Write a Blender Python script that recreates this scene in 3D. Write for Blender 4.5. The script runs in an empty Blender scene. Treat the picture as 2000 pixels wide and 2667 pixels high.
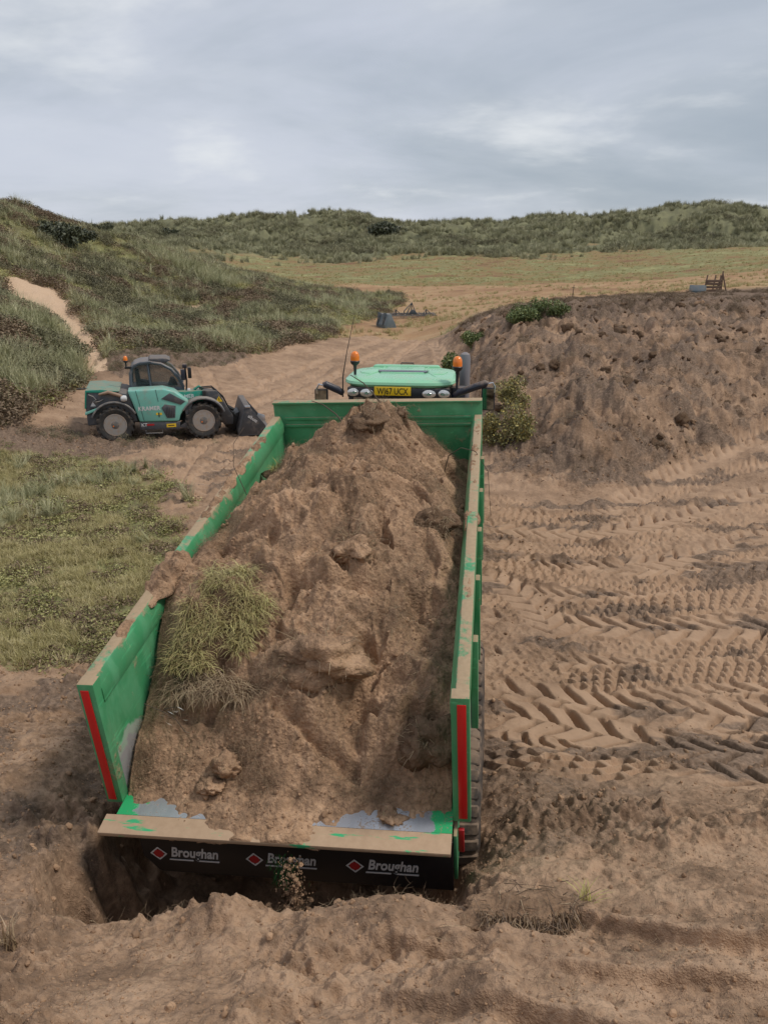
import bpy, bmesh, math, random
import numpy as np
from mathutils import Vector, Matrix, Euler, noise as mnoise

R = math.radians
scene = bpy.context.scene
COL = scene.collection
rng = np.random.default_rng(7)
random.seed(7)

# ------------------------------------------------------------------ camera
CAM_H, PITCH, FPX = 4.8, R(17.9), 2110.0      # eye height above the working ground
cam_d = bpy.data.cameras.new('camera')
cam_d.sensor_fit = 'VERTICAL'
cam_d.sensor_height = 36.0
cam_d.lens = 36.0 * FPX / 2667.0
cam_d.clip_start, cam_d.clip_end = 0.1, 6000
cam = bpy.data.objects.new('camera', cam_d)
COL.objects.link(cam)
cam.location = (0, 0, CAM_H)
cam.rotation_euler = (R(90) - PITCH, 0, 0)
scene.camera = cam

# ------------------------------------------------------------------ overcast sky
SUN_EL, SUN_AZ = R(56), R(100)                # azimuth from +Y towards +X
world = bpy.data.worlds.new('World')
scene.world = world
world.use_nodes = True
nt = world.node_tree
nt.nodes.clear()
def wn(t, **k):
    n = nt.nodes.new(t)
    for a, b in k.items(): setattr(n, a, b)
    return n
out = wn('ShaderNodeOutputWorld'); bg = wn('ShaderNodeBackground')
sky = wn('ShaderNodeTexSky', sky_type='NISHITA', sun_disc=False, sun_elevation=SUN_EL, sun_rotation=SUN_AZ)
skyk = wn('ShaderNodeVectorMath', operation='SCALE'); skyk.inputs['Scale'].default_value = 0.09
nt.links.new(sky.outputs[0], skyk.inputs[0])
tc = wn('ShaderNodeTexCoord'); sep = wn('ShaderNodeSeparateXYZ')
nt.links.new(tc.outputs['Generated'], sep.inputs[0])
def wm(op, a, b):
    n = wn('ShaderNodeMath', operation=op)
    for i, v in enumerate((a, b)):
        if hasattr(v, 'is_output'): nt.links.new(v, n.inputs[i])
        else: n.inputs[i].default_value = v
    return n.outputs[0]
zz = wm('ADD', wm('MAXIMUM', sep.outputs['Z'], 0.0), 0.17)
cmb = wn('ShaderNodeCombineXYZ')               # a flat cloud deck seen from below
nt.links.new(wm('DIVIDE', sep.outputs['X'], zz), cmb.inputs[0])
nt.links.new(wm('DIVIDE', sep.outputs['Y'], zz), cmb.inputs[1])
def wnoise(scale, detail, rough, dist, off):
    m = wn('ShaderNodeMapping'); m.inputs['Location'].default_value = off
    nt.links.new(cmb.outputs[0], m.inputs[0])
    n = wn('ShaderNodeTexNoise'); n.inputs['Scale'].default_value = scale
    n.inputs['Detail'].default_value = detail; n.inputs['Roughness'].default_value = rough
    n.inputs['Distortion'].default_value = dist
    nt.links.new(m.outputs[0], n.inputs['Vector'])
    return n.outputs[0]
def wramp(fac, stops):
    r = wn('ShaderNodeValToRGB'); r.color_ramp.interpolation = 'B_SPLINE'
    e = r.color_ramp.elements
    e[0].position, e[0].color = stops[0][0], (*stops[0][1], 1)
    e[1].position, e[1].color = stops[-1][0], (*stops[-1][1], 1)
    for p, c in stops[1:-1]:
        x = e.new(p); x.color = (*c, 1)
    nt.links.new(fac, r.inputs[0]); return r.outputs[0]
def wmix(fac, a, b):
    n = wn('ShaderNodeMixRGB')
    for i, v in enumerate((fac, a, b)):
        if hasattr(v, 'is_output'): nt.links.new(v, n.inputs[i])
        else: n.inputs[i].default_value = v if i == 0 else (*v, 1)
    return n.outputs[0]
# the deck thickens slowly towards the right
glow = wm('MULTIPLY', sep.outputs['X'], -0.40)
deck = wramp(wm('ADD', wnoise(0.55, 6, 0.55, 0.5, (3.1, 0.4, 0)), glow),
             [(0.34, (0.245, 0.285, 0.335)), (0.5, (0.33, 0.365, 0.42)), (0.64, (0.43, 0.455, 0.525))])
wisp = wramp(wnoise(1.25, 6, 0.55, 0.15, (5.2, 1.9, 0)), [(0.55, (0, 0, 0)), (0.74, (1, 1, 1))])
cloud = wmix(wisp, deck, (0.58, 0.595, 0.61))
allsky = wmix(0.93, skyk.outputs[0], cloud)
nt.links.new(allsky, bg.inputs[0]); bg.inputs[1].default_value = 1.0
nt.links.new(bg.outputs[0], out.inputs[0])

sd = bpy.data.lights.new('sun', 'SUN'); sd.energy = 1.5; sd.angle = R(11); sd.color = (1.0, 0.93, 0.84)
sun = bpy.data.objects.new('sun', sd); COL.objects.link(sun)
sdir = Vector((math.sin(SUN_AZ) * math.cos(SUN_EL), math.cos(SUN_AZ) * math.cos(SUN_EL), math.sin(SUN_EL)))
sun.location = sdir * 60
sun.rotation_euler = (-sdir).to_track_quat('-Z', 'Y').to_euler()

vs = scene.view_settings
vs.view_transform = 'Standard'; vs.look = 'None'; vs.exposure = 0.5; vs.gamma = 1.0; vs.use_curve_mapping = False
scene.cycles.max_bounces = 5; scene.cycles.diffuse_bounces = 3; scene.cycles.glossy_bounces = 3
scene.cycles.transparent_max_bounces = 6; scene.cycles.caustics_reflective = False; scene.cycles.caustics_refractive = False

# ------------------------------------------------------------------ from photograph to place
_fw = np.array([0, math.cos(PITCH), -math.sin(PITCH)]); _up = np.array([0, math.sin(PITCH), math.cos(PITCH)])
def ray(px, py):
    return np.array([(px - 1000) / FPX, 0, 0]) - (py - 1333.5) / FPX * _up + _fw
def aty(px, py, Y):
    r = ray(px, py); return np.array([0, 0, CAM_H]) + r * (Y / r[1])
def atz(px, py, z=0.0):
    r = ray(px, py); return np.array([0, 0, CAM_H]) + r * ((z - CAM_H) / r[2])

# ------------------------------------------------------------------ noise
_perm = np.random.default_rng(3).permutation(256); _perm = np.concatenate([_perm, _perm, _perm])
_ga = np.random.default_rng(4).uniform(0, 2 * np.pi, 256); _gx, _gy = np.cos(_ga), np.sin(_ga)
def perlin(x, y, s=0):
    xi = np.floor(x).astype(np.int64); yi = np.floor(y).astype(np.int64)
    xf = x - xi; yf = y - yi
    u = xf * xf * xf * (xf * (xf * 6 - 15) + 10); v = yf * yf * yf * (yf * (yf * 6 - 15) + 10)
    def g(a, b, dx, dy):
        h = _perm[_perm[(a + s * 17) & 255] + (b & 255)]
        return _gx[h] * dx + _gy[h] * dy
    n00 = g(xi, yi, xf, yf); n10 = g(xi + 1, yi, xf - 1, yf)
    n01 = g(xi, yi + 1, xf, yf - 1); n11 = g(xi + 1, yi + 1, xf - 1, yf - 1)
    a = n00 + u * (n10 - n00); b = n01 + u * (n11 - n01)
    return 1.5 * (a + v * (b - a))
def fbm(x, y, sc, octv=4, gain=0.5, s=0):
    t = np.zeros_like(x, dtype=float); a = 1.0; f = 1.0 / sc
    for i in range(octv):
        t += a * perlin(x * f + 13.7 * i, y * f - 7.1 * i, s + i); a *= gain; f *= 2.03
    return t
def ridged(x, y, sc, octv=3, s=0):
    t = np.zeros_like(x, dtype=float); a = 1.0; f = 1.0 / sc
    for i in range(octv):
        t += a * (1 - 2 * np.abs(perlin(x * f + 5.3 * i, y * f + 9.1 * i, s + i))); a *= 0.5; f *= 2.1
    return t
_wx = np.random.default_rng(5).uniform(0.1, 0.9, 256); _wy = np.random.default_rng(6).uniform(0.1, 0.9, 256); _wr = np.random.default_rng(8).uniform(0, 1, 256)
def worley(x, y, sc, s=0):
    """distance to the nearest cell point, to the second, and the nearest cell's random number"""
    x = x / sc; y = y / sc
    xi = np.floor(x).astype(np.int64); yi = np.floor(y).astype(np.int64)
    f1 = np.full(x.shape, 9.0); f2 = np.full(x.shape, 9.0); cid = np.zeros(x.shape)
    for a in (-1, 0, 1):
        for b in (-1, 0, 1):
            h = _perm[_perm[(xi + a + s * 31) & 255] + ((yi + b) & 255)]
            d = np.hypot(xi + a + _wx[h] - x, yi + b + _wy[h] - y)
            n = d < f1
            f2 = np.where(n, f1, np.minimum(f2, d)); cid = np.where(n, _wr[h], cid); f1 = np.where(n, d, f1)
    return f1, f2, cid
def sstep(a, b, x):
    t = np.clip((x - a) / (b - a), 0, 1); return t * t * (3 - 2 * t)
def tps_fit(P, z, lam=1e-3):
    P = np.asarray(P, float); n = len(P)
    d = np.hypot(P[:, None, 0] - P[None, :, 0], P[:, None, 1] - P[None, :, 1])
    K = np.where(d > 0, d * d * np.log(d + 1e-12), 0) + lam * np.eye(n)
    Q = np.column_stack([np.ones(n), P]); A = np.zeros((n + 3, n + 3))
    A[:n, :n] = K; A[:n, n:] = Q; A[n:, :n] = Q.T
    w = np.linalg.solve(A, np.concatenate([z, np.zeros(3)]))
    return P, w
def tps_eval(fit, a, b):
    P, w = fit; sh = a.shape; a = a.ravel(); b = b.ravel(); n = len(P)
    t = w[n] + w[n + 1] * a + w[n + 2] * b
    for i in range(n):
        d2 = (a - P[i, 0]) ** 2 + (b - P[i, 1]) ** 2
        t += w[i] * 0.5 * d2 * np.log(d2 + 1e-24)
    return t.reshape(sh)
def grid_interp(gx, gy, G, x, y):
    """bilinear lookup in a regular-index grid with axes gx, gy"""
    fx = np.clip(np.interp(x, gx, np.arange(len(gx))), 0, len(gx) - 1.0001)
    fy = np.clip(np.interp(y, gy, np.arange(len(gy))), 0, len(gy) - 1.0001)
    ix = fx.astype(int); iy = fy.astype(int); fx -= ix; fy -= iy
    return (G[ix, iy] * (1 - fx) * (1 - fy) + G[ix + 1, iy] * fx * (1 - fy) + G[ix, iy + 1] * (1 - fx) * fy + G[ix + 1, iy + 1] * fx * fy)
def inpoly(poly, x, y):
    c = np.zeros(x.shape, bool); n = len(poly)
    for i in range(n):
        x0, y0 = poly[i]; x1, y1 = poly[(i + 1) % n]
        if y0 == y1: continue
        k = ((y0 > y) != (y1 > y)) & (x < (x1 - x0) * (y - y0) / (y1 - y0) + x0)
        c ^= k
    return c

# ------------------------------------------------------------------ objects
def link(o, parent=None):
    COL.objects.link(o)
    if parent is not None: o.parent = parent
    return o
def tag(o, label=None, cat=None, group=None, kind=None):
    if label: o['label'] = label
    if cat: o['category'] = cat
    if group: o['group'] = group
    if kind: o['kind'] = kind
    return o
def thing(name, label, cat, loc=(0, 0, 0), rz=0.0, group=None, matrix=None):
    o = bpy.data.objects.new(name, None); o.empty_display_size = 0.2
    link(o)
    if matrix is not None: o.matrix_world = matrix
    else:
        o.location = loc; o.rotation_euler = (0, 0, rz)
    return tag(o, label, cat, group)
def np_mesh(name, V, F, smooth=True):
    """V n x 3, F list/array of quads or tris (array of equal length)"""
    me = bpy.data.meshes.new(name)
    F = np.asarray(F, np.int32); k = F.shape[1]
    me.vertices.add(len(V)); me.vertices.foreach_set('co', np.asarray(V, np.float32).ravel())
    me.loops.add(F.size); me.loops.foreach_set('vertex_index', F.ravel())
    me.polygons.add(len(F)); me.polygons.foreach_set('loop_start', np.arange(0, F.size, k, dtype=np.int32))
    me.polygons.foreach_set('loop_total', np.full(len(F), k, np.int32))
    me.polygons.foreach_set('use_smooth', np.full(len(F), smooth))
    me.update(calc_edges=True)
    return me
class MB:
    """collects shapes, then links them as one mesh object"""
    def __init__(s): s.V = []; s.F = []
    def add(s, V, F):
        b = len(s.V); s.V += [tuple(v) for v in V]; s.F += [tuple(i + b for i in f) for f in F]; return s
    def box(s, c, d, rot=None, taper=None):
        x, y, z = (q / 2 for q in d)
        V = [Vector((i * x, j * y, k * z)) for k in (-1, 1) for j in (-1, 1) for i in (-1, 1)]
        if taper:
            for v in V:
                if v.z > 0: v.x *= taper[0]; v.y *= taper[1]
        if rot:
            m = Euler(rot).to_matrix(); V = [m @ v for v in V]
        V = [v + Vector(c) for v in V]
        return s.add(V, [(0, 2, 3, 1), (4, 5, 7, 6), (0, 1, 5, 4), (2, 6, 7, 3), (0, 4, 6, 2), (1, 3, 7, 5)])
    def prism(s, poly, a, b, axis='y', poly2=None):
        """poly in the plane across the axis; y: (x,z), x: (y,z), z: (x,y)"""
        def p(q, t): return {'y': (q[0], t, q[1]), 'x': (t, q[0], q[1]), 'z': (q[0], q[1], t)}[axis]
        n = len(poly); q2 = poly2 or poly
        V = [p(q, a) for q in poly] + [p(q, b) for q in q2]
        ar = sum(poly[i][0] * poly[(i + 1) % n][1] - poly[(i + 1) % n][0] * poly[i][1] for i in range(n))
        fl = (ar > 0) ^ (axis == 'y') ^ (a > b)
        F = [tuple(range(n))[::-1], tuple(range(n, 2 * n))] + [(i, (i + 1) % n, n + (i + 1) % n, n + i) for i in range(n)]
        if not fl: F = [f[::-1] for f in F]
        return s.add(V, F)
    def tube(s, pts, r, n=8, cap=True):
        pts = [Vector(p) for p in pts]; rr = r if isinstance(r, (list, tuple)) else [r] * len(pts)
        V = []; prev = None
        for i, p in enumerate(pts):
            t = (pts[min(i + 1, len(pts) - 1)] - pts[max(i - 1, 0)]).normalized()
            if prev is None:
                u = t.orthogonal().normalized()
            else:
                u = (prev - t * prev.dot(t)).normalized()
            prev = u; w = t.cross(u)
            for k in range(n):
                a = 2 * math.pi * k / n; V.append(p + rr[i] * (math.cos(a) * u + math.sin(a) * w))
        F = [(i * n + k, i * n + (k + 1) % n, (i + 1) * n + (k + 1) % n, (i + 1) * n + k) for i in range(len(pts) - 1) for k in range(n)]
        if cap: F += [tuple(range(n))[::-1], tuple(range((len(pts) - 1) * n, len(pts) * n))]
        return s.add(V, F)
    def lathe(s, prof, c=(0, 0, 0), axis='y', n=32, closed=False):
        """prof: (radius, along) pairs turned about the axis"""
        V = []
        for r, t in prof:
            for k in range(n):
                a = 2 * math.pi * k / n; x, y = r * math.cos(a), r * math.sin(a)
                q = {'y': (x, t, -y), 'x': (t, x, y), 'z': (x, y, t)}[axis]
                V.append((q[0] + c[0], q[1] + c[1], q[2] + c[2]))
        m = len(prof)
        F = [(i * n + k, i * n + (k + 1) % n, ((i + 1) % m) * n + (k + 1) % n, ((i + 1) % m) * n + k) for i in range(m if closed else m - 1) for k in range(n)]
        if not closed: F += [tuple(range(n))[::-1], tuple(range((m - 1) * n, m * n))]
        return s.add(V, F)
    def build(s, name, mat, parent=None, smooth=False, bevel=0.0, seg=2, label=None):
        me = bpy.data.meshes.new(name); me.from_pydata([tuple(v) for v in s.V], [], s.F)
        bm = bmesh.new(); bm.from_mesh(me)
        bmesh.ops.recalc_face_normals(bm, faces=bm.faces)
        if bevel > 0:
            es = [e for e in bm.edges if len(e.link_faces) == 2 and e.calc_face_angle(0) > R(28)]
            bmesh.ops.bevel(bm, geom=es, offset=bevel, segments=seg, affect='EDGES', profile=0.5, clamp_overlap=True)
        bm.to_mesh(me); bm.free()
        if smooth or bevel > 0:
            me.polygons.foreach_set('use_smooth', [True] * len(me.polygons))
            me.set_sharp_from_angle(angle=R(38))
        me.materials.append(mat)
        o = link(bpy.data.objects.new(name, me), parent)
        if label: o['label'] = label
        return o
def copy_tree(o, parent=None):
    c = o.copy(); COL.objects.link(c)
    if parent is not None: c.parent = parent
    for ch in list(o.children): copy_tree(ch, c)
    return c
def text_mesh(name, body, size, mat, parent, matrix, shear=0.0, bold=0.0, ext=0.002, spacing=1.0, sx=1.0, align='LEFT'):
    cu = bpy.data.curves.new(name, 'FONT'); cu.body = body; cu.size = size; cu.shear = shear; cu.offset = bold
    cu.extrude = ext; cu.space_character = spacing; cu.align_x = align; cu.resolution_u = 3
    t = bpy.data.objects.new(name, cu); COL.objects.link(t)
    dg = bpy.context.evaluated_depsgraph_get(); dg.update()
    me = bpy.data.meshes.new_from_object(t.evaluated_get(dg)); me.name = name
    bpy.data.objects.remove(t); bpy.data.curves.remove(cu)
    me.transform(Matrix.Diagonal((sx, 1, 1, 1)))
    me.materials.clear(); me.materials.append(mat)
    o = link(bpy.data.objects.new(name, me), parent); o.matrix_local = matrix
    return o

# ------------------------------------------------------------------ materials
class NT:
    def __init__(s, name):
        s.m = bpy.data.materials.new(name); s.m.use_nodes = True; s.t = s.m.node_tree; s.t.nodes.clear()
        s.out = s.n('ShaderNodeOutputMaterial'); s.b = s.n('ShaderNodeBsdfPrincipled')
        s.t.links.new(s.b.outputs[0], s.out.inputs[0])
    def n(s, t, **k):
        x = s.t.nodes.new(t)
        for a, b in k.items(): setattr(x, a, b)
        return x
    def set(s, sock, v):
        if hasattr(v, 'is_output'): s.t.links.new(v, sock)
        elif isinstance(v, (tuple, list)) and len(v) == 3 and sock.type == 'RGBA': sock.default_value = (*v, 1)
        else: sock.default_value = v
    def math(s, op, a, b=0.0, clamp=False):
        x = s.n('ShaderNodeMath', operation=op, use_clamp=clamp); s.set(x.inputs[0], a); s.set(x.inputs[1], b); return x.outputs[0]
    def obj(s): return s.n('ShaderNodeTexCoord').outputs['Object']
    def geo(s, o='Position'): return s.n('ShaderNodeNewGeometry').outputs[o]
    def noise(s, vec, sc, det=4.0, rough=0.5, dist=0.0, stretch=None, fac=True):
        if stretch:
            mp = s.n('ShaderNodeMapping'); s.set(mp.inputs[0], vec); mp.inputs['Scale'].default_value = stretch; vec = mp.outputs[0]
        x = s.n('ShaderNodeTexNoise'); s.set(x.inputs['Vector'], vec); x.inputs['Scale'].default_value = sc
        x.inputs['Detail'].default_value = det; x.inputs['Roughness'].default_value = rough; x.inputs['Distortion'].default_value = dist
        return x.outputs[0 if fac else 1]
    def voro(s, vec, sc, feat='F1', o='Distance'):
        x = s.n('ShaderNodeTexVoronoi', feature=feat); s.set(x.inputs['Vector'], vec); x.inputs['Scale'].default_value = sc; return x.outputs[o]
    def ramp(s, fac, stops, interp='LINEAR'):
        r = s.n('ShaderNodeValToRGB'); e = r.color_ramp.elements; r.color_ramp.interpolation = interp
        c4 = lambda c: (c, c, c, 1) if not isinstance(c, tuple) else (*c, 1)
        e[0].position, e[0].color = stops[0][0], c4(stops[0][1]); e[1].position, e[1].color = stops[-1][0], c4(stops[-1][1])
        for p, c in stops[1:-1]:
            x = e.new(p); x.color = c4(c)
        s.set(r.inputs[0], fac); return r.outputs[0]
    def mix(s, fac, a, b, mode='MIX'):
        x = s.n('ShaderNodeMixRGB', blend_type=mode); s.set(x.inputs[0], fac); s.set(x.inputs[1], a); s.set(x.inputs[2], b); return x.outputs[0]
    def attr(s, nm, o='Color'): return s.n('ShaderNodeAttribute', attribute_name=nm).outputs[o]
    def sepc(s, c):
        x = s.n('ShaderNodeSeparateColor'); s.set(x.inputs[0], c); return x.outputs
    def bump(s, h, strength, dist, normal=None):
        x = s.n('ShaderNodeBump'); x.inputs['Strength'].default_value = strength; x.inputs['Distance'].default_value = dist
        s.set(x.inputs['Height'], h)
        if normal is not None: s.set(x.inputs['Normal'], normal)
        return x.outputs[0]
    def done(s, col, rough=0.8, metal=0.0, normal=None, spec=0.5, **k):
        s.set(s.b.inputs['Base Color'], col); s.set(s.b.inputs['Roughness'], rough); s.set(s.b.inputs['Metallic'], metal)
        s.set(s.b.inputs['Specular IOR Level'], spec)
        if normal is not None: s.set(s.b.inputs['Normal'], normal)
        for a, v in k.items(): s.set(s.b.inputs[a.replace('_', ' ')], v)
        return s.m
SAND = (0.41, 0.27, 0.18)
def painted(name, col, rough=0.35, dust=0.35, dust_col=(0.33, 0.235, 0.165), metal=0.0, sc=3.0, var=0.12, updust=0.3, spec=0.5):
    """paint with uneven tone and dried dust, thicker on faces that look up"""
    t = NT(name); p = t.geo(); o = t.obj()
    c1 = tuple(min(1, q * (1 + var)) for q in col); c2 = tuple(q * (1 - var) for q in col)
    base = t.mix(t.noise(o, sc * 0.7, 3), c2, c1)
    nz = t.sepc(t.geo('Normal'))
    nup = t.n('ShaderNodeSeparateXYZ'); t.set(nup.inputs[0], t.geo('Normal'))
    upf = t.math('MULTIPLY', t.math('MAXIMUM', nup.outputs[2], 0.0), updust)
    n = t.math('ADD', t.noise(o, sc * 2.2, 6, 0.62), t.math('MULTIPLY', t.noise(o, sc * 14, 3, 0.6), 0.25))
    lo = 0.88 - dust * 0.5
    f = t.ramp(t.math('ADD', n, upf), [(lo - 0.1, 0.0), (lo + 0.18, 1.0)])
    f = t.math('MULTIPLY', f, min(1.0, 0.45 + dust))
    colr = t.mix(f, base, dust_col)
    rg = t.math('ADD', t.math('MULTIPLY', f, 0.45), rough, True)
    mt = t.math('MULTIPLY', t.math('SUBTRACT', 1.0, f), metal)
    return t.done(colr, rg, mt, t.bump(n, 0.12, 0.004), spec)
def plain(name, col, rough=0.5, metal=0.0, **k):
    t = NT(name); o = t.obj()
    c = t.mix(t.noise(o, 6, 3), tuple(q * 0.88 for q in col), tuple(min(1, q * 1.1) for q in col))
    return t.done(c, rough, metal, **k)
# ================================================================== THE GROUND
OY = -3.0                                     # the grid's hub lies behind the viewpoint
def polar(x, y): return np.arctan2(x, y - OY), np.hypot(x, y - OY)
_cp = []
def P_(px, py, Y): _cp.append(tuple(aty(px, py, Y)))
def Z_(x, y, z): _cp.append((x, y, z))
# mound of soil at the viewer's feet, then the working floor
for px in (-600, 0, 500, 1000, 1500, 2000, 2600): P_(px, 2667, 2.45)
for x in (-3, 0, 3): Z_(x, 0, 3.1)
for x in (-6, 6): Z_(x, -1, 2.6)
for q in ((-300, 2480, 3.1), (0, 2475, 3.2), (250, 2460, 3.3), (600, 2465, 3.25), (850, 2440, 3.3), (1000, 2415, 3.38), (1250, 2390, 3.5),
          (1500, 2330, 3.85), (1750, 2300, 3.95), (2000, 2330, 3.8), (2400, 2330, 3.8),
          (1450, 2180, 4.75), (1750, 2130, 4.95), (2000, 2150, 4.9), (1350, 2050, 5.9), (1600, 2050, 5.95), (2000, 2030, 6.1),
          (100, 2000, 5.5), (0, 2250, 4.3), (200, 2230, 4.5), (150, 1860, 7.0), (-300, 2000, 5.5), (-300, 1800, 7.4), (260, 1960, 6.0)): P_(*q)
for x, y in ((1.6, 8), (4, 8), (7, 8), (1.6, 11), (5, 11), (9, 11), (2, 14), (6, 14), (-1, 9), (-1, 13), (0, 17), (0, 22), (-3.5, 9), (-3, 12), (-5, 9.5), (-7, 10),
             (-4, 15), (-7, 15), (-11, 14), (-5, 19), (-8, 18), (-12, 18), (-6, 22), (-3, 25), (1, 28), (-5, 28), (0, 35), (2, 42), (-5, 38)): Z_(x, y, 0.0)
Z_(0.2, 5.2, 0.1); Z_(-1.4, 5.4, 0.2); Z_(-0.4, 7, 0)
# spoil bank on the right and the plateau behind it
for q in ((1270, 1215, 18.2), (1400, 1262, 16.8), (1500, 1285, 16.3), (1650, 1245, 17.2), (1800, 1185, 18.6), (2000, 1110, 20.2), (2300, 1050, 21),
          (1400, 1130, 19.3), (1500, 1120, 18.8), (1700, 1090, 19.9), (1850, 1060, 21.2), (2000, 1030, 22.6),
          (1400, 1000, 22.8), (1550, 980, 22.5), (1750, 960, 23.6), (1950, 950, 25.0), (2300, 930, 26),
          (1330, 920, 27.0), (1550, 890, 27.5), (1800, 880, 28.5), (2000, 870, 30.0),
          (1270, 870, 33.0), (1500, 825, 34.0), (1800, 812, 35.0), (2000, 805, 37.0), (2400, 800, 37),
          (1230, 838, 43.0), (1330, 805, 43.0), (1550, 782, 45.0), (1800, 770, 46.0), (2000, 758, 48.0), (2400, 750, 48),
          (1250, 1120, 20.5), (1235, 1020, 25.0), (1215, 960, 31.0), (1150, 890, 43.0)): P_(*q)
# the field behind
for q in ((1000, 845, 55), (1060, 808, 68), (900, 800, 72), (1150, 810, 66), (1300, 770, 78), (1450, 755, 80), (1700, 752, 75), (1900, 735, 72), (2000, 728, 72),
          (900, 745, 105), (1200, 735, 110), (1500, 722, 115), (1800, 708, 115), (2000, 690, 110), (2400, 685, 110),
          (700, 715, 135), (1000, 695, 150), (1300, 690, 150), (1600, 680, 150), (1900, 664, 150),
          (700, 668, 190), (1000, 662, 195), (1300, 660, 190), (1600, 656, 185), (1800, 650, 180), (2000, 645, 175), (2400, 640, 175)): P_(*q)
# far ridge of dunes
for px, py in ((-300, 600), (100, 600), (300, 600), (360, 588), (430, 580), (600, 577), (800, 571), (900, 567), (1000, 581), (1100, 589), (1200, 588), (1300, 593), (1360, 575), (1500, 574), (1600, 570), (1700, 562), (1800, 550), (1900, 545), (2000, 556), (2300, 550)):
    P_(px, py, 262)
for px in (500, 900, 1300, 1700, 2000): P_(px, 622, 226)
for px in (-300, 300, 700, 1100, 1500, 2000, 2400): P_(px, 668, 340); P_(px, 660, 700)
# near dune on the left
for q in ((-500, 500, 58), (-200, 520, 58), (0, 545, 60), (100, 572, 64), (200, 594, 69), (290, 612, 74), (400, 645, 73), (500, 692, 70), (600, 728, 67), (700, 758, 64), (800, 792, 60), (880, 836, 54),
          (-300, 700, 45), (0, 690, 46), (0, 780, 37), (0, 850, 30), (0, 1000, 23.5), (-300, 900, 26), (0, 1100, 20.6), (150, 720, 50), (150, 830, 38), (150, 960, 28),
          (250, 800, 45), (250, 900, 35), (320, 925, 32), (300, 700, 60), (400, 760, 56), (400, 850, 42), (420, 910, 35.5), (500, 800, 55), (520, 880, 42), (600, 920, 37),
          (650, 850, 48), (700, 895, 41), (780, 850, 50), (850, 880, 45.5),
          (200, 690, 110), (500, 705, 112), (100, 640, 190), (500, 640, 190)): P_(*q)
_cp = np.array(_cp)
_T, _L = polar(_cp[:, 0], _cp[:, 1]); _L = np.log(_L)
TCL = 0.78
_fit = tps_fit(np.column_stack([np.clip(_T, -TCL, TCL) * 2.2, _L]), _cp[:, 2], 2e-4)
_gt = np.linspace(-TCL, TCL, 240); _gl = np.linspace(math.log(2.2), math.log(900), 330)
_MG = tps_eval(_fit, *np.meshgrid(_gt * 2.2, _gl, indexing='ij'))
def h_macro(x, y):
    t, r = polar(x, y)
    h = grid_interp(_gt, _gl, _MG, np.clip(t, -TCL, TCL), np.log(np.clip(r, 2.2, 900)))
    lev = sstep(-7.5, -5.5, x) * (1 - sstep(9, 13, x)) * sstep(6.6, 7.8, y) * (1 - sstep(14.2, 16.2, y - 0.10 * np.clip(x, 0, 9) ** 1.0))
    return h * (1 - 0.9 * lev)
def ground_at(px, py, ymin=2.0, ymax=330.0):
    """where the line of sight meets the land"""
    r = ray(px, py); Y = np.exp(np.linspace(math.log(ymin), math.log(ymax), 3000))
    x = r[0] / r[1] * Y; z = CAM_H + r[2] / r[1] * Y
    d = z - h_macro(x, Y); k = np.argmax(d < 0) if (d < 0).any() else len(Y) - 1
    return float(x[k]), float(Y[k])
def gpoly(pts, **k): return [ground_at(a, b, **k) for a, b in pts]

# ---- regions of the land, as outlines on the plan
RG = {}
RG['verge'] = gpoly([(-500, 1185), (0, 1200), (130, 1205), (240, 1195), (340, 1225), (420, 1265), (465, 1330), (455, 1440), (410, 1540), (350, 1640), (260, 1715), (140, 1735), (0, 1722), (-500, 1722)], ymin=6)
RG['duneL'] = gpoly([(-600, 1120), (0, 1110), (90, 1060), (190, 1000), (235, 955), (300, 915), (380, 900), (470, 915), (560, 915), (640, 920), (760, 893), (850, 880), (895, 845)], ymin=15) + [(0, 62), (2, 90), (-30, 125), (-160, 125), (-160, 20)]
RG['path'] = gpoly([(15, 690), (100, 735), (172, 765), (200, 815), (245, 850), (272, 905), (285, 965), (215, 970), (195, 910), (165, 865), (120, 832), (50, 800), (0, 775)], ymin=15)
RG['pathfar'] = gpoly([(1274, 615), (1284, 615), (1302, 672), (1288, 672)], ymin=120)
RG['bank'] = gpoly([(1275, 1210), (1400, 1262), (1500, 1288), (1650, 1245), (1800, 1180), (2000, 1105), (2600, 1020)], ymin=10) + [(60, 46), (40, 58)] + gpoly([(1800, 762), (1500, 775), (1250, 815), (1150, 885), (1215, 965)], ymin=20)
RG['brush'] = gpoly([(1170, 885), (1250, 840), (1400, 850), (1500, 850), (1700, 835), (2000, 825), (2600, 810), (2600, 745), (2000, 758), (1700, 768), (1500, 776), (1330, 795), (1230, 828)], ymin=20)
RG['brown'] = gpoly([(600, 790), (720, 765), (900, 738), (1100, 745), (1300, 742), (1500, 738), (2000, 700), (2700, 690), (2700, 800), (1300, 800), (1150, 870), (880, 880), (840, 860)], ymin=30)
RG['road'] = gpoly([(640, 925), (760, 897), (850, 884), (960, 872), (1130, 880), (1200, 960), (1240, 1060), (1260, 1230), (1000, 1240), (480, 1330), (380, 1230), (450, 1140), (600, 1090), (640, 1000)], ymin=15)
RG['darkL'] = gpoly([(-400, 1110), (60, 1105), (200, 1130), (330, 1140), (420, 1150), (330, 1190), (230, 1200), (0, 1210), (-400, 1210)], ymin=10)
RG['darkB'] = gpoly([(230, 930), (330, 905), (560, 905), (660, 925), (600, 950), (480, 960), (300, 985)], ymin=15)
RG['darkR'] = gpoly([(1250, 1920), (1400, 1960), (1650, 2040), (1800, 2160), (1500, 2230), (1250, 2260)], ymin=3)
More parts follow.
